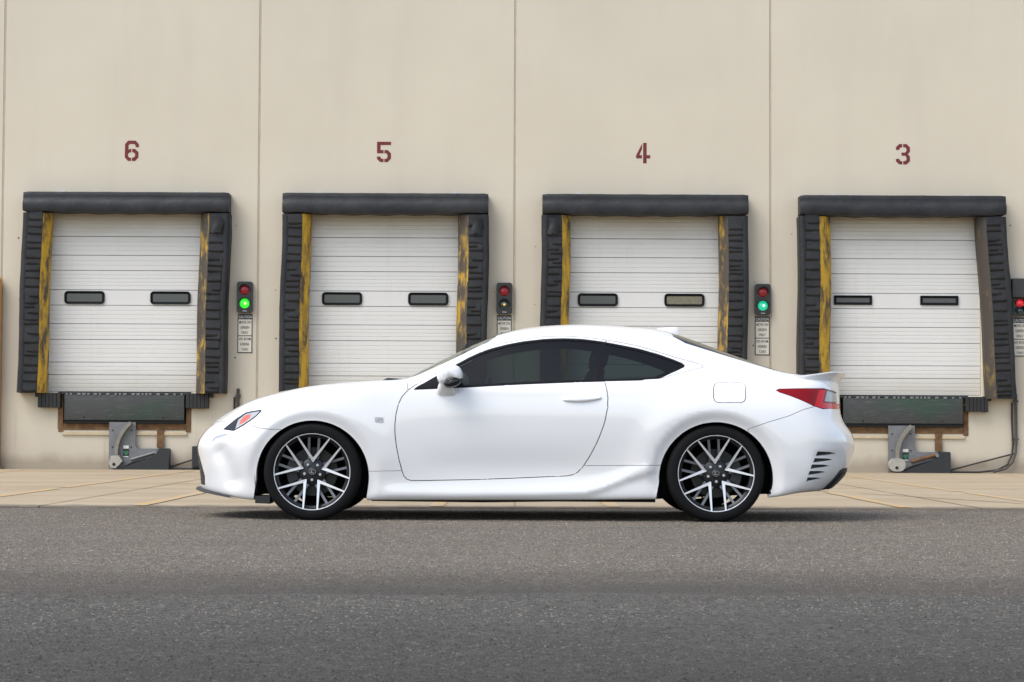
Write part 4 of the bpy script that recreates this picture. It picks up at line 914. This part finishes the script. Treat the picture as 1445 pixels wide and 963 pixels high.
def panel(region_mask, name, mat, parent, side, gap=.0018, flange=.014, sink=0., both=False):
    """cut a region out of the body surface as a panel of its own, with rolled-in edges; side -1 = near, +1 = far"""
    T_ = tri[region_mask]
    if not len(T_): return None
    ids, inv = np.unique(T_, return_inverse=True); T_ = inv.reshape(T_.shape)
    p = P3[ids].copy(); n_ = (N3G if 'glass' in name or name == 'window_trim' else N3)[ids]
    cnt = {}
    for t_ in T_:
        for a, b in ((t_[0], t_[1]), (t_[1], t_[2]), (t_[2], t_[0])):
            k = (min(a, b), max(a, b)); cnt.setdefault(k, []).append((a, b, t_))
    bnd = [v[0] for k, v in cnt.items() if len(v) == 1]
    cenl = lambda a, b: p[a][1] < 1e-5 and p[b][1] < 1e-5
    bnd = [e for e in bnd if not (both and cenl(e[0], e[1]))]
    mv = np.zeros_like(p)
    for a, b, t_ in bnd:
        e = p[b]-p[a]; L = np.linalg.norm(e)
        if L < 1e-7: continue
        mid = p[t_].mean(0); q = mid-p[a]; q = q-e*(q@e)/L**2; ql = np.linalg.norm(q)
        if ql > 1e-9: mv[a] += q/ql*L; mv[b] += q/ql*L
    ml = np.linalg.norm(mv, axis=1, keepdims=True)
    if both: mv[p[:, 1] < 1e-5, 1] = 0
    p = p+np.where(ml > 1e-9, mv/np.maximum(ml, 1e-9), 0)*gap-n_*sink
    V = [tuple(x) for x in p]; NN = [tuple(x) for x in n_]; F = [tuple(int(i) for i in t_) for t_ in T_]
    top = {}; low = {}
    for a, b, t_ in bnd:
        for i in (a, b):
            if i not in top:
                top[i] = len(V); V.append(tuple(p[i])); low[i] = len(V); V.append(tuple(p[i]-n_[i]*flange))
                o_ = -mv[i]; ol = np.linalg.norm(o_); o_ = tuple(o_/ol) if ol > 1e-9 else tuple(n_[i]); NN += [o_, o_]
        F.append((int(b), int(a), low[a], low[b]) if False else (top[b], top[a], low[a], low[b]))
    V = np.array(V, float); NN = np.array(NN, float)
    def out(sgn, V, NN, F):
        W = V.copy(); W[:, 1] *= sgn; Q = NN.copy(); Q[:, 1] *= sgn
        return W, Q, F
    W, Q, FF = out(side, V, NN, F)
    if both:
        W2, Q2, F2 = out(-side, V, NN, F); b = len(W)
        W = np.concatenate([W, W2]); Q = np.concatenate([Q, Q2]); FF = FF+[tuple(i+b for i in f[::-1]) for f in F2]
    if side > 0 and not both: pass
    # orient faces by their normals
    FF2 = []
    for f in FF:
        a, b, c = W[f[0]], W[f[1]], W[f[2]]; g = np.cross(b-a, c-a)
        FF2.append(f if g @ (Q[f[0]]+Q[f[1]]+Q[f[2]]) >= 0 else f[::-1])
    o = mesh(name, W, FF2, mat, parent, True)
    o.data.normals_split_custom_set_from_vertices([tuple(x) for x in Q])
    return o
mk = lambda *ns: np.isin(lab_name, ns)
paint = M['paint']
both_parts = [('front_bumper', paint, .0018, .02, 0), ('hood', paint, .0034, .02, 0), ('windscreen', M['wind'], .0, .004, .002), ('cowl', M['mblk'], .0, .01, .004), ('roof', paint, .0012, .01, 0),
              ('rear_window', M['rear_glass'], .0, .004, .002), ('trunk_lid', paint, .002, .02, 0), ('rear_bumper', paint, .0018, .02, 0), ('grille', M['mblk'], .0, .03, .008)]
OBJ = {}
for nm, mt, g, fl, sk in both_parts: OBJ[nm] = panel(mk(nm), nm, mt, car, -1, g, fl, sk, both=True)
for sd in (-1, 1):
    S_ = {}
    for nm, mt, g, fl, sk, par in (('fender', paint, .0018, .02, 0, None), ('door', paint, .0040, .02, 0, None), ('body_side', paint, .0018, .02, 0, None), ('rocker', paint, .0014, .02, 0, None),
          ('quarter_trim', paint, .0042, .012, .0005, 'body_side'), ('window_trim', M['trim'], .0004, .008, .001, 'body_side'), ('door_glass', M['glass'], -.002, .004, .004, 'door'), ('quarter_glass', M['glass_q'], -.002, .004, .004, 'body_side'),
          ('fuel_door', paint, .0034, .012, 0, 'body_side'), ('headlamp', M['blk'], .0012, .015, .001, None), ('headlamp_lens', M['lampg'], .0004, .008, .001, 'headlamp'), ('headlamp_black', M['blk'], .0006, .010, .002, 'headlamp'), ('side_marker', M['orangel'], .0004, .010, .002, 'headlamp'),
          ('daytime_lamp', M['silver'], .0004, .010, .002, 'front_bumper'), ('tail_lamp', M['red'], .0014, .015, .0, None), ('brake_lens', M['red2'], .0003, .008, .001, 'tail_lamp'), ('reverse_lens', M['clear'], .0003, .008, .001, 'tail_lamp')):
        parent = car if par is None else (S_.get(par) or OBJ.get(par))
        S_[nm] = panel(mk(nm), nm, mt, parent, sd, g, fl, sk)
    OBJ[sd] = S_
    # five slots, each a recessed dark pocket
    for q, (nm, poly) in enumerate(REG):
        if nm == 'vent_slot': panel(lab == q, 'vent_slot', M['mblk'], OBJ['rear_bumper'], sd, -.001, .004, .012)
# dark inner skin behind the shut lines and as cabin lining
inner = ~mk('arch', 'door_glass', 'quarter_glass', 'windscreen', 'rear_window', 'none')
panel(inner, 'inner_lining', M['liner'], car, -1, .0, .0001, .019, both=True)

# ---- wheels
def make_wheel(parent, x, sd, rear):
    w = empty('wheel', (x, sd*.7825, .331), parent)
    tw = R(-4) if rear else R(2.5)
    w.rotation_euler = (0, -tw if sd > 0 else tw, math.pi if sd > 0 else 0)
    rt = .331
    prof = [(.246, -.088), (.252, -.107), (.259, -.1125), (.275, -.1160), (.295, -.1165), (.303, -.114), (.309, -.113), (.317, -.106), (.324, -.095), (.3285, -.082), (.3305, -.060), (.331, -.046), (.3255, -.045), (.3255, -.038), (.331, -.037), (.331, -.004), (.3255, -.003), (.3255, .004), (.331, .005),
            (.331, .038), (.3255, .039), (.3255, .046), (.3305, .047), (.3285, .082), (.317, .106), (.295, .1165), (.259, .112), (.246, .088)]
    mb = MB(); mb.lathe(prof, 96); ty = mb.build('tyre', M['tyre'], w, smooth=True, sharp=35)
    # flatten the contact patch a little
    for v in ty.data.vertices:
        if v.co.z < -.3272: v.co.z = -.3272-.2*(-.3272-v.co.z)*0
    w.location.z = .3272
    mb = MB()
    mb.lathe([(.2600, -.106), (.2600, -.112), (.2580, -.1145), (.2550, -.1138), (.2525, -.1085)], 96, 0)              # machined lip
    mb.lathe([(.2525, -.1085), (.2475, -.098), (.232, -.085), (.226, -.03), (.222, .08), (.246, .10)], 96, 1)       # barrel
    def P_(r_, a): return (r_*math.sin(a), r_*math.cos(a))
    def spoke(poly, a, yh, yr, depth, mf, ms):
        """polygon in (x, z), V axis up, turned by a; face tilts from yh at the hub to yr at the rim"""
        q = []
        for x_, z_ in poly:
            X_ = x_*math.cos(a)+z_*math.sin(a); Z_ = -x_*math.sin(a)+z_*math.cos(a); r_ = math.hypot(x_, z_)
            q.append((X_, Z_, yh+(yr-yh)*(min(max((r_-.06)/.19, 0), 1))**1.3))
        n_ = len(q); A_ = sum(q[i][0]*q[(i+1) % n_][1]-q[(i+1) % n_][0]*q[i][1] for i in range(n_))
        if A_ < 0: q = q[::-1]
        cx_ = sum(p[0] for p in q)/n_; cz_ = sum(p[1] for p in q)/n_
        vs = [(x_, y_, z_) for x_, z_, y_ in q]+[(x_, y_+depth, z_) for x_, z_, y_ in q]
        return vs, n_
    half = [(0, .064), (.004, .067), P_(.2535, R(26.3)), P_(.2535, R(23.9)), (.004, .101), (0, .098)]
    for k in range(5):
        a = 2*math.pi*k/5
        for mir in (1, -1):
            vs, n_ = spoke([(mir*x_, z_) for x_, z_ in half], a, -.082, -.110, .035, 0, 1)
            # split the face in quads along the arm so that it may bend
            mb.add(vs, [tuple(range(n_))], 0); mb.add(vs, [(i, (i+1) % n_, (i+1) % n_+n_, i+n_) for i in range(n_)], 1)
            x0 = mir*.030
            arm = [(x0-.008, .085), (x0+.008, .085), (mir*.034+.0085, .246), (mir*.034-.0085, .246)]
            vs, n_ = spoke(arm, a, -.062, -.088, .03, 2, 1)
            mb.add(vs, [tuple(range(n_))], 2); mb.add(vs, [(i, (i+1) % n_, (i+1) % n_+n_, i+n_) for i in range(n_)], 1)
    mb.lathe([(0, -.070), (.050, -.070), (.072, -.064), (.090, -.055), (.095, -.03), (.095, .03)], 40, 1)            # hub
    rim = mb.build('rim', [M['mach'], M['gun'], M['gun2']], w, recalc=True)
    for p in rim.data.polygons: p.use_smooth = True
    rim.data.set_sharp_from_angle(angle=R(28))
    mb = MB(); mb.lathe([(0, -.088), (.024, -.088), (.0295, -.085), (.031, -.080), (.031, -.068)], 32); cp_ = mb.build('hub_cap', M['gun'], w, smooth=True, sharp=40)
    # oval ring with a slanted L inside
    mb = MB(); ov = [(.0225*math.cos(t_), -.0885, .0175*math.sin(t_)) for t_ in np.linspace(0, 2*math.pi, 29)]
    mb.tube(ov, .0022, 6, cap=False); mb.prism([(-.004, .013), (.001, .013), (-.006, -.0045), (.012, -.0045), (.010, -.0085), (-.0135, -.0085)], -.0905, -.0875); mb.build('emblem', M['chrome'], w)
    for k in range(5):
        a = R(36+72*k); x_, z_ = .0555*math.sin(a), .0555*math.cos(a)
        mb = MB(); mb.lathe([(0, -.090), (.007, -.090), (.0100, -.087), (.0112, -.066)], 6, c=(x_, 0, z_)); mb.build('lug_nut', M['silver'], w)
    mb = MB(); mb.tube([(.10*math.sin(-.9)*2.1, -.10, .10*math.cos(-.9)*2.1), (.10*math.sin(-.9)*2.15, -.085, .10*math.cos(-.9)*2.15)], .004, 8); mb.build('tyre_valve', M['mblk'], w)
    mb = MB(); mb.lathe([(.07, .0), (.07, -.012), (.165, -.012), (.165, .014), (.07, .014)], 64); mb.build('brake_disc', M['disc'], w, smooth=True, sharp=40)
    ca = [R(t_) for t_ in ((150, 160, 170, 180, 190, 200, 210) if not rear else (-30, -20, -10, 0, 10, 20, 30))]
    if sd > 0: ca = [math.pi-t_ for t_ in ca]
    poly = [(.178*math.cos(t_), .178*math.sin(t_)) for t_ in ca]+[(.108*math.cos(t_), .108*math.sin(t_)) for t_ in ca[::-1]]
    mb = MB(); mb.prism(poly, -.050, .05); mb.build('brake_caliper', M['calip'], w)
    return w
for x, rear in ((-1.346, 0), (1.383, 1)):
    for sd in (-1, 1): make_wheel(car, x, sd, rear)

# ---- wheel housings, floor, mud flap, front lip
for k, (cx, cz, r_) in enumerate(ARCH):
    for sd in (-1, 1):
        rr = r_+.012; vs = []; an = np.linspace(-.28, math.pi+.28, 40)
        for a in an: 
            for w_ in (.885, .50): vs.append((cx+rr*math.cos(a), sd*(w_-.03*(w_ > .8)), cz+rr*math.sin(a)))
        b = len(vs); fs = [(2*i, 2*i+1, 2*i+3, 2*i+2) for i in range(len(an)-1)]
        vs.append((cx, sd*.50, cz)); fs += [(2*i+1, b, 2*i+3) for i in range(len(an)-1)]
        mesh('wheel_housing', vs, fs, M['liner'], car)
mb = MB()
mb.prism([(-1.98,.19),(-1.76,.150),(-1.72,.36),(-1.98,.36)], -.52, .52)
mb.prism([(-1.72,.165),(-.95,.135),(-.95,.40),(-1.72,.40)], -.49, .49)
mb.prism([(-.95,.128),(-.2,.122),(.3,.130),(.98,.128),(.98,.34),(-.95,.34)], -.78, .78)
mb.prism([(.98,.14),(1.78,.18),(1.78,.42),(.98,.42)], -.49, .49)
mb.prism([(1.78,.20),(2.10,.225),(2.2,.40),(1.78,.42)], -.66, .66)
mb.build('floor_pan', M['liner'], car)
for sd in (-1, 1):
    mb = MB(); mb.prism([(-1.735,.16),(-1.635,.165),(-1.635,.108),(-1.735,.112)], min(sd*.60, sd*.84), max(sd*.60, sd*.84)); mb.build('mud_flap', M['mblk'], car)
us = [u_x(x_, 1.0) for x_ in np.linspace(-1.93, -2.0, 5)]+[u_w(w_, 1.0) for w_ in np.linspace(.74, .0, 22)]
p_, _n = ev(np.array(us), np.full(len(us), 1.0)); p_[-1, 1] = 0
ctr = [(x_, -w_, z_) for x_, w_, z_ in p_]+[(x_, w_, z_) for x_, w_, z_ in p_[::-1]]
vs = []; nn = len(ctr)
for i, (x_, y_, z_) in enumerate(ctr):
    t_ = i/(nn-1); s_ = math.sin(math.pi*t_); ox = -.032*min(1, s_*1.6)
    vs += [(x_+.03, y_*.97, z_+.012), (x_+ox, y_*1.004, z_-.004), (x_+ox-.002, y_*1.004, z_-.014), (x_+.05, y_*.95, z_-.026)]
mb = MB(); mb.add(vs, [(4*i+q, 4*i+q+1, 4*i+5+q, 4*i+4+q) for i in range(nn-1) for q in range(3)]); mb.build('front_lip', M['lipgrey'], car, smooth=True, sharp=35)
# grille mesh bars
for z_ in (.28, .33, .38, .43, .48, .53):
    u_, v_ = 0, 0
    pts = []
    vv_ = float(np.interp(z_, GP[0, :int(6.2/11*(NV-1)), 2], GV[:int(6.2/11*(NV-1))]))
    for w_ in np.linspace(-.36, .36, 13):
        q, _ = ev(np.array(u_w(abs(w_), vv_)), np.array(vv_)); pts.append((q[0]+.013, w_, z_))
    mb = MB(); mb.tube(pts, .006, 6); mb.build('grille_bar', M['blk'], OBJ['grille'])

# ---- tail spoiler, exhaust finishers, roof fin, wipers
def z_top(x_, w_):
    S = GP[500:, int(5.9/11*(NV-1)):]; d_ = (S[..., 0]-x_)**2+(S[..., 1]-w_)**2; q = np.unravel_index(np.argmin(d_), d_.shape); return float(S[q][2])
vs = []; ws = np.linspace(-.69, .69, 47)
for w_ in ws:
    a = abs(w_); q, _ = ev(np.array(u_w(a, 6.9, True)), np.array(6.9)); xt = float(q[0]); e = max(0, 1-max(0, (a-.50)/.19)**2)
    f = [(-.24, z_top(xt-.24, a)-.010), (-.17, z_top(xt-.17, a)-.001), (-.10, z_top(xt-.10, a)+.006*e)]
    zt = z_top(xt-.20, a)-.012+.032*e; ox = -.05*(1-e)
    for dx_, z_ in f: vs.append((xt+dx_, w_, z_))
    vs += [(xt-.03+ox*.3, w_, .55*zt+.45*f[2][1]), (xt+.030+ox, w_, zt-.002), (xt+.050+ox, w_, zt), (xt+.055+ox, w_, zt-.006), (xt+.040+ox, w_, zt-.020), (xt+.010+ox, w_, zt-.055), (xt-.03, w_, .89)]
mb = MB(); k = 10; mb.add(vs, [(i*k+j, i*k+j+1, (i+1)*k+j+1, (i+1)*k+j) for i in range(len(ws)-1) for j in range(k-1)]+[tuple(range(k)), tuple(range((len(ws)-1)*k, len(ws)*k))]); mb.build('spoiler', paint, car, smooth=True, sharp=50)
for sd in (-1, 1):
    vs = []; wl = (.42, .46, .54, .62, .66)
    vq = np.linspace(.95, 2.35, 9)
    def strip(wl, vq, out):
        vs = []
        for w_ in wl:
            for v_ in vq:
                q, n_ = ev(np.array(u_w(w_, v_, True)), np.array(v_)); o_ = out(v_, w_); q = q+n_*o_; vs.append((q[0], sd*q[1], q[2]))
        k = len(vq); return vs, [(i*k+j, i*k+j+1, (i+1)*k+j+1, (i+1)*k+j) for i in range(len(wl)-1) for j in range(k-1)]
    mb = MB(); mb.add(*strip((.40, .44, .52, .60, .645), vq, lambda v_, w_: .010*min(1, (v_-.9)*4, (2.4-v_)*4)-(.006 if w_ in (.40, .645) else 0))); ef = mb.build('exhaust_finisher', M['mblk'], car, smooth=True)
    mb = MB(); mb.add(*strip((.45, .50, .55, .60), np.linspace(1.15, 2.1, 7), lambda v_, w_: .014)); mb.build('exhaust_tip', M['gun'], ef, smooth=True)
zr = lambda x_: float(np.interp(x_, GP[:, -1, 0], GP[:, -1, 2]))
vs = []; fx = [(1.01, 1.332, .003), (1.05, 1.348, .016), (1.09, 1.354, .022), (1.14, 1.358, .022), (1.18, 1.359, .014), (1.193, 1.357, .008)]
for x_, z_, wd in fx: vs += [(x_-.01, -wd-.014, 1.27), (x_, -wd, .45*z_+.55*1.31), (x_, -.004, z_), (x_, .004, z_), (x_, wd, .45*z_+.55*1.31), (x_-.01, wd+.014, 1.27)]
fs = [(6*i+q, 6*i+q+1, 6*i+7+q, 6*i+6+q) for i in range(len(fx)-1) for q in range(5)]+[tuple(range(30, 36))]
mb = MB(); mb.add(vs, fs); mb.build('roof_fin', paint, car, smooth=True, sharp=60)
for sd, x0 in ((-1, -.80), (1, -.84)):
    mb = MB(); mb.tube([(x0-.085, sd*.60, .950), (x0-.055, sd*.58, .962), (x0-.01, sd*.55, .962), (x0+.03, sd*.30, .966), (x0+.02, sd*.02, .972)], [.008, .010, .007, .006, .005], 6); mb.build('wiper', M['mblk'], car)

# ---- mirrors, handles, badges
def pillow(mb, outline, ys, scales, mi=None):
    cx_ = sum(p[0] for p in outline)/len(outline); cz_ = sum(p[1] for p in outline)/len(outline); n_ = len(outline); vs = []
    for y_, s_ in zip(ys, scales): vs += [(cx_+(x_-cx_)*s_, y_, cz_+(z_-cz_)*s_) for x_, z_ in outline]
    fs = [(i*n_+j, i*n_+(j+1) % n_, (i+1)*n_+(j+1) % n_, (i+1)*n_+j) for i in range(len(ys)-1) for j in range(n_)]+[tuple(range(n_)), tuple(range((len(ys)-1)*n_, len(ys)*n_))]
    mb.add(vs, fs, mi)
def closed_curve(pts, n=6):
    P_ = [np.array(p) for p in pts]; k = len(P_); out = []
    for i in range(k):
        a, b, c, d_ = P_[i-1], P_[i], P_[(i+1) % k], P_[(i+2) % k]
        for q in range(n):
            t_ = q/n; out.append(tuple(.5*(2*b+(c-a)*t_+(2*a-5*b+4*c-d_)*t_**2+(3*b-a-3*c+d_)*t_**3)))
    return out
mir = lambda pts: [((px-722.5)/209.9, .63+(603.6-py)/209.9) for px, py in pts]
CAPO = closed_curve(mir([(616.5,528.5),(618,521.5),(624,516.8),(633,514.8),(642,515.2),(649,518.6),(653,525),(653.5,532),(651,536),(640,534.5),(630,538),(626,542.5),(620,541),(617.3,536)]), 4)
LOWO = closed_curve(mir([(626,543.5),(629,538.4),(637,533.6),(647,532.2),(652.6,532.6),(652,538.5),(648,543.4),(640,546.8),(631,547.6)]), 4)
STRO = mir([(628,540.5),(634,535.4),(643,532.4),(652.4,532.0),(652.6,533.4),(643,534.2),(635,537.2),(629.5,541.6)])
for sd in (-1, 1):
    dr = OBJ[sd]['door']; mp = empty('side_mirror', (0, 0, 0), dr)
    ys = [sd*y_ for y_ in (.885, .895, .925, .97, 1.01, 1.035, 1.05, 1.058)]; sc_ = (.80, .93, 1.0, 1.0, .965, .88, .74, .5)
    mb = MB(); pillow(mb, CAPO, ys, sc_); mb.build('mirror_cap', paint, mp, smooth=True)
    ys = [sd*y_ for y_ in (.89, .90, .93, .97, 1.01, 1.03, 1.042)]; sc_ = (.80, .92, .99, .99, .94, .84, .6)
    mb = MB(); pillow(mb, LOWO, ys, sc_); mb.build('mirror_base', M['blk'], mp, smooth=True)
    mb = MB(); mb.prism(STRO, min(sd*.96, sd*1.032), max(sd*.96, sd*1.032)); mb.build('turn_signal', M['silver'], mp)
    a = mir([(617.5, 546), (620, 540), (636, 540), (638, 546), (643.5, 558), (640, 561.3), (620, 561.3), (614.8, 557)])
    mb = MB(); b_ = mir([(621, 541), (623, 537), (634, 537), (636, 541), (638, 545), (636, 547), (624, 547), (621, 545)])
    n_ = 8; vs = [(x_, sd*.872, z_) for x_, z_ in a]+[(x_, sd*.905, z_+.010) for x_, z_ in [((p[0]*.75+q[0]*.25), (p[1]*.75+q[1]*.25)) for p, q in zip(a, b_)]]+[(x_, sd*.945, z_) for x_, z_ in b_]
    mb.add(vs, [(i*n_+j, i*n_+(j+1) % n_, (i+1)*n_+(j+1) % n_, (i+1)*n_+j) for i in range(2) for j in range(n_)]+[tuple(range(2*n_, 3*n_))]); mb.build('mirror_stalk', paint, mp, smooth=True)
    # pull handle standing off the skin
    hx = np.linspace(.345, .606, 15); vs = []; 
    for i, x_ in enumerate(hx):
        t_ = i/14; z_ = .822+.013*t_-.006*math.sin(math.pi*t_); h_ = .010+.0065*math.sin(math.pi*min(1, t_*1.1+.0))**.8; off = .013*math.sin(math.pi*t_)**.45
        for a in np.linspace(0, 2*math.pi, 11)[:-1]: vs.append((x_, sd*(.886+off+.010*math.cos(a)), z_+h_*math.sin(a)))
    mb = MB(); mb.add(vs, [(i*10+j, i*10+(j+1) % 10, (i+1)*10+(j+1) % 10, (i+1)*10+j) for i in range(14) for j in range(10)]+[tuple(range(10)), tuple(range(140, 150))]); mb.build('door_handle', paint, dr, smooth=True)
    vs = []; 
    for rad, dp in ((1.0, .0), (.8, .004), (.45, .010), (.05, .011)):
        for a in np.linspace(0, 2*math.pi, 25)[:-1]: vs.append((.465+.085*rad*math.cos(a), sd*(.8935-dp*0+.0004), .838+.028*rad*math.sin(a)))
    # small badge with a slanted F
    bx, bz = -.897, .680; by = .9005
    mb = MB(); y0, y1 = sorted((sd*(by-.004), sd*(by+.002))); mb.prism(round_rect(bx, bz, .055, .036, .004, 2), y0, y1); bd = mb.build('fender_badge', M['silver'], OBJ[sd]['fender'])
    mb = MB(); y0, y1 = sorted((sd*(by+.002), sd*(by+.0045)))
    for q in ([(-.018,-.012),(-.011,-.012),(-.002,.004),(.016,.004),(.018,.008),(-.008,.008)], [(-.006,.010),(.020,.010),(.021,.0135),(-.004,.0135)]):
        mb.prism([(bx+x_*(1 if sd < 0 else -1), bz+z_) for x_, z_ in q], y0, y1)
    mb.build('badge_letter', M['chrome'], bd)

# ---- cabin: seats, dash, wheel
def blob(mb, secs):
    """stack of rounded-rectangle sections: (cx, cy, cz, half_x, half_y, tilt)"""
    vs = []; n_ = 16
    for cx_, cy_, cz_, hx_, hy_ in secs:
        for q in range(n_):
            a = 2*math.pi*q/n_; c_, s_ = math.cos(a), math.sin(a)
            vs.append((cx_+hx_*math.copysign(abs(c_)**.6, c_), cy_+hy_*math.copysign(abs(s_)**.6, s_), cz_))
    k = len(secs); mb.add(vs, [(i*n_+j, i*n_+(j+1) % n_, (i+1)*n_+(j+1) % n_, (i+1)*n_+j) for i in range(k-1) for j in range(n_)]+[tuple(range(n_)), tuple(range((k-1)*n_, k*n_))])
for sd in (-1, 1):
    st_ = empty('front_seat', (0, 0, 0), car)
    mb = MB(); blob(mb, [(.22, sd*.37, .33, .26, .25), (.20, sd*.37, .40, .28, .26), (.19, sd*.37, .46, .27, .25), (.19, sd*.37, .49, .20, .19)]); mb.build('seat_cushion', M['seat'], st_, smooth=True)
    mb = MB(); blob(mb, [(.42, sd*.37, .44, .09, .24), (.47, sd*.37, .60, .085, .26), (.53, sd*.37, .80, .075, .255), (.575, sd*.37, .95, .062, .23), (.60, sd*.37, 1.03, .05, .17), (.605, sd*.37, 1.06, .03, .10)]); mb.build('seat_back', M['seat'], st_, smooth=True)
    mb = MB(); blob(mb, [(.612, sd*.37, 1.05, .035, .08), (.615, sd*.37, 1.08, .052, .12), (.625, sd*.37, 1.14, .055, .125), (.63, sd*.37, 1.19, .045, .11), (.63, sd*.37, 1.205, .02, .07)]); mb.build('headrest', M['seat'], st_, smooth=True)
mb = MB(); blob(mb, [(1.05, 0, .35, .20, .60), (1.02, 0, .47, .22, .60)]); blob(mb, [(1.22, 0, .46, .07, .58), (1.32, 0, .75, .06, .56), (1.40, 0, .95, .05, .52), (1.42, 0, .98, .02, .45)]); mb.build('rear_seat', M['seat'], car, smooth=True)
mb = MB(); blob(mb, [(-.55, 0, .35, .16, .72), (-.52, 0, .70, .20, .74), (-.56, 0, .86, .20, .72), (-.62, 0, .925, .14, .68), (-.64, 0, .935, .05, .6)]); mb.build('dashboard', M['seat'], car, smooth=True)
mb = MB(); mb.tube([(-.19+.07*math.sin(t_)*.4, -.37+.18*math.cos(t_), .80+.175*math.sin(t_)) for t_ in np.linspace(0, 2*math.pi, 33)], .016, 8, cap=False); mb.tube([(-.18, -.37, .80), (-.38, -.37, .74)], .035, 8); mb.build('steering_wheel', M['seat'], car, smooth=True)
mb = MB(); mb.box(1.40, 1.80, -.62, .62, .93, .955); mb.build('parcel_shelf', M['seat'], car)
mb = MB(); mb.box(-.36, -.33, -.10, .10, 1.14, 1.20, bev=.01); mb.tube([(-.34, 0, 1.20), (-.32, 0, 1.24)], .008, 6); mb.build('rear_view_mirror', M['mblk'], car)
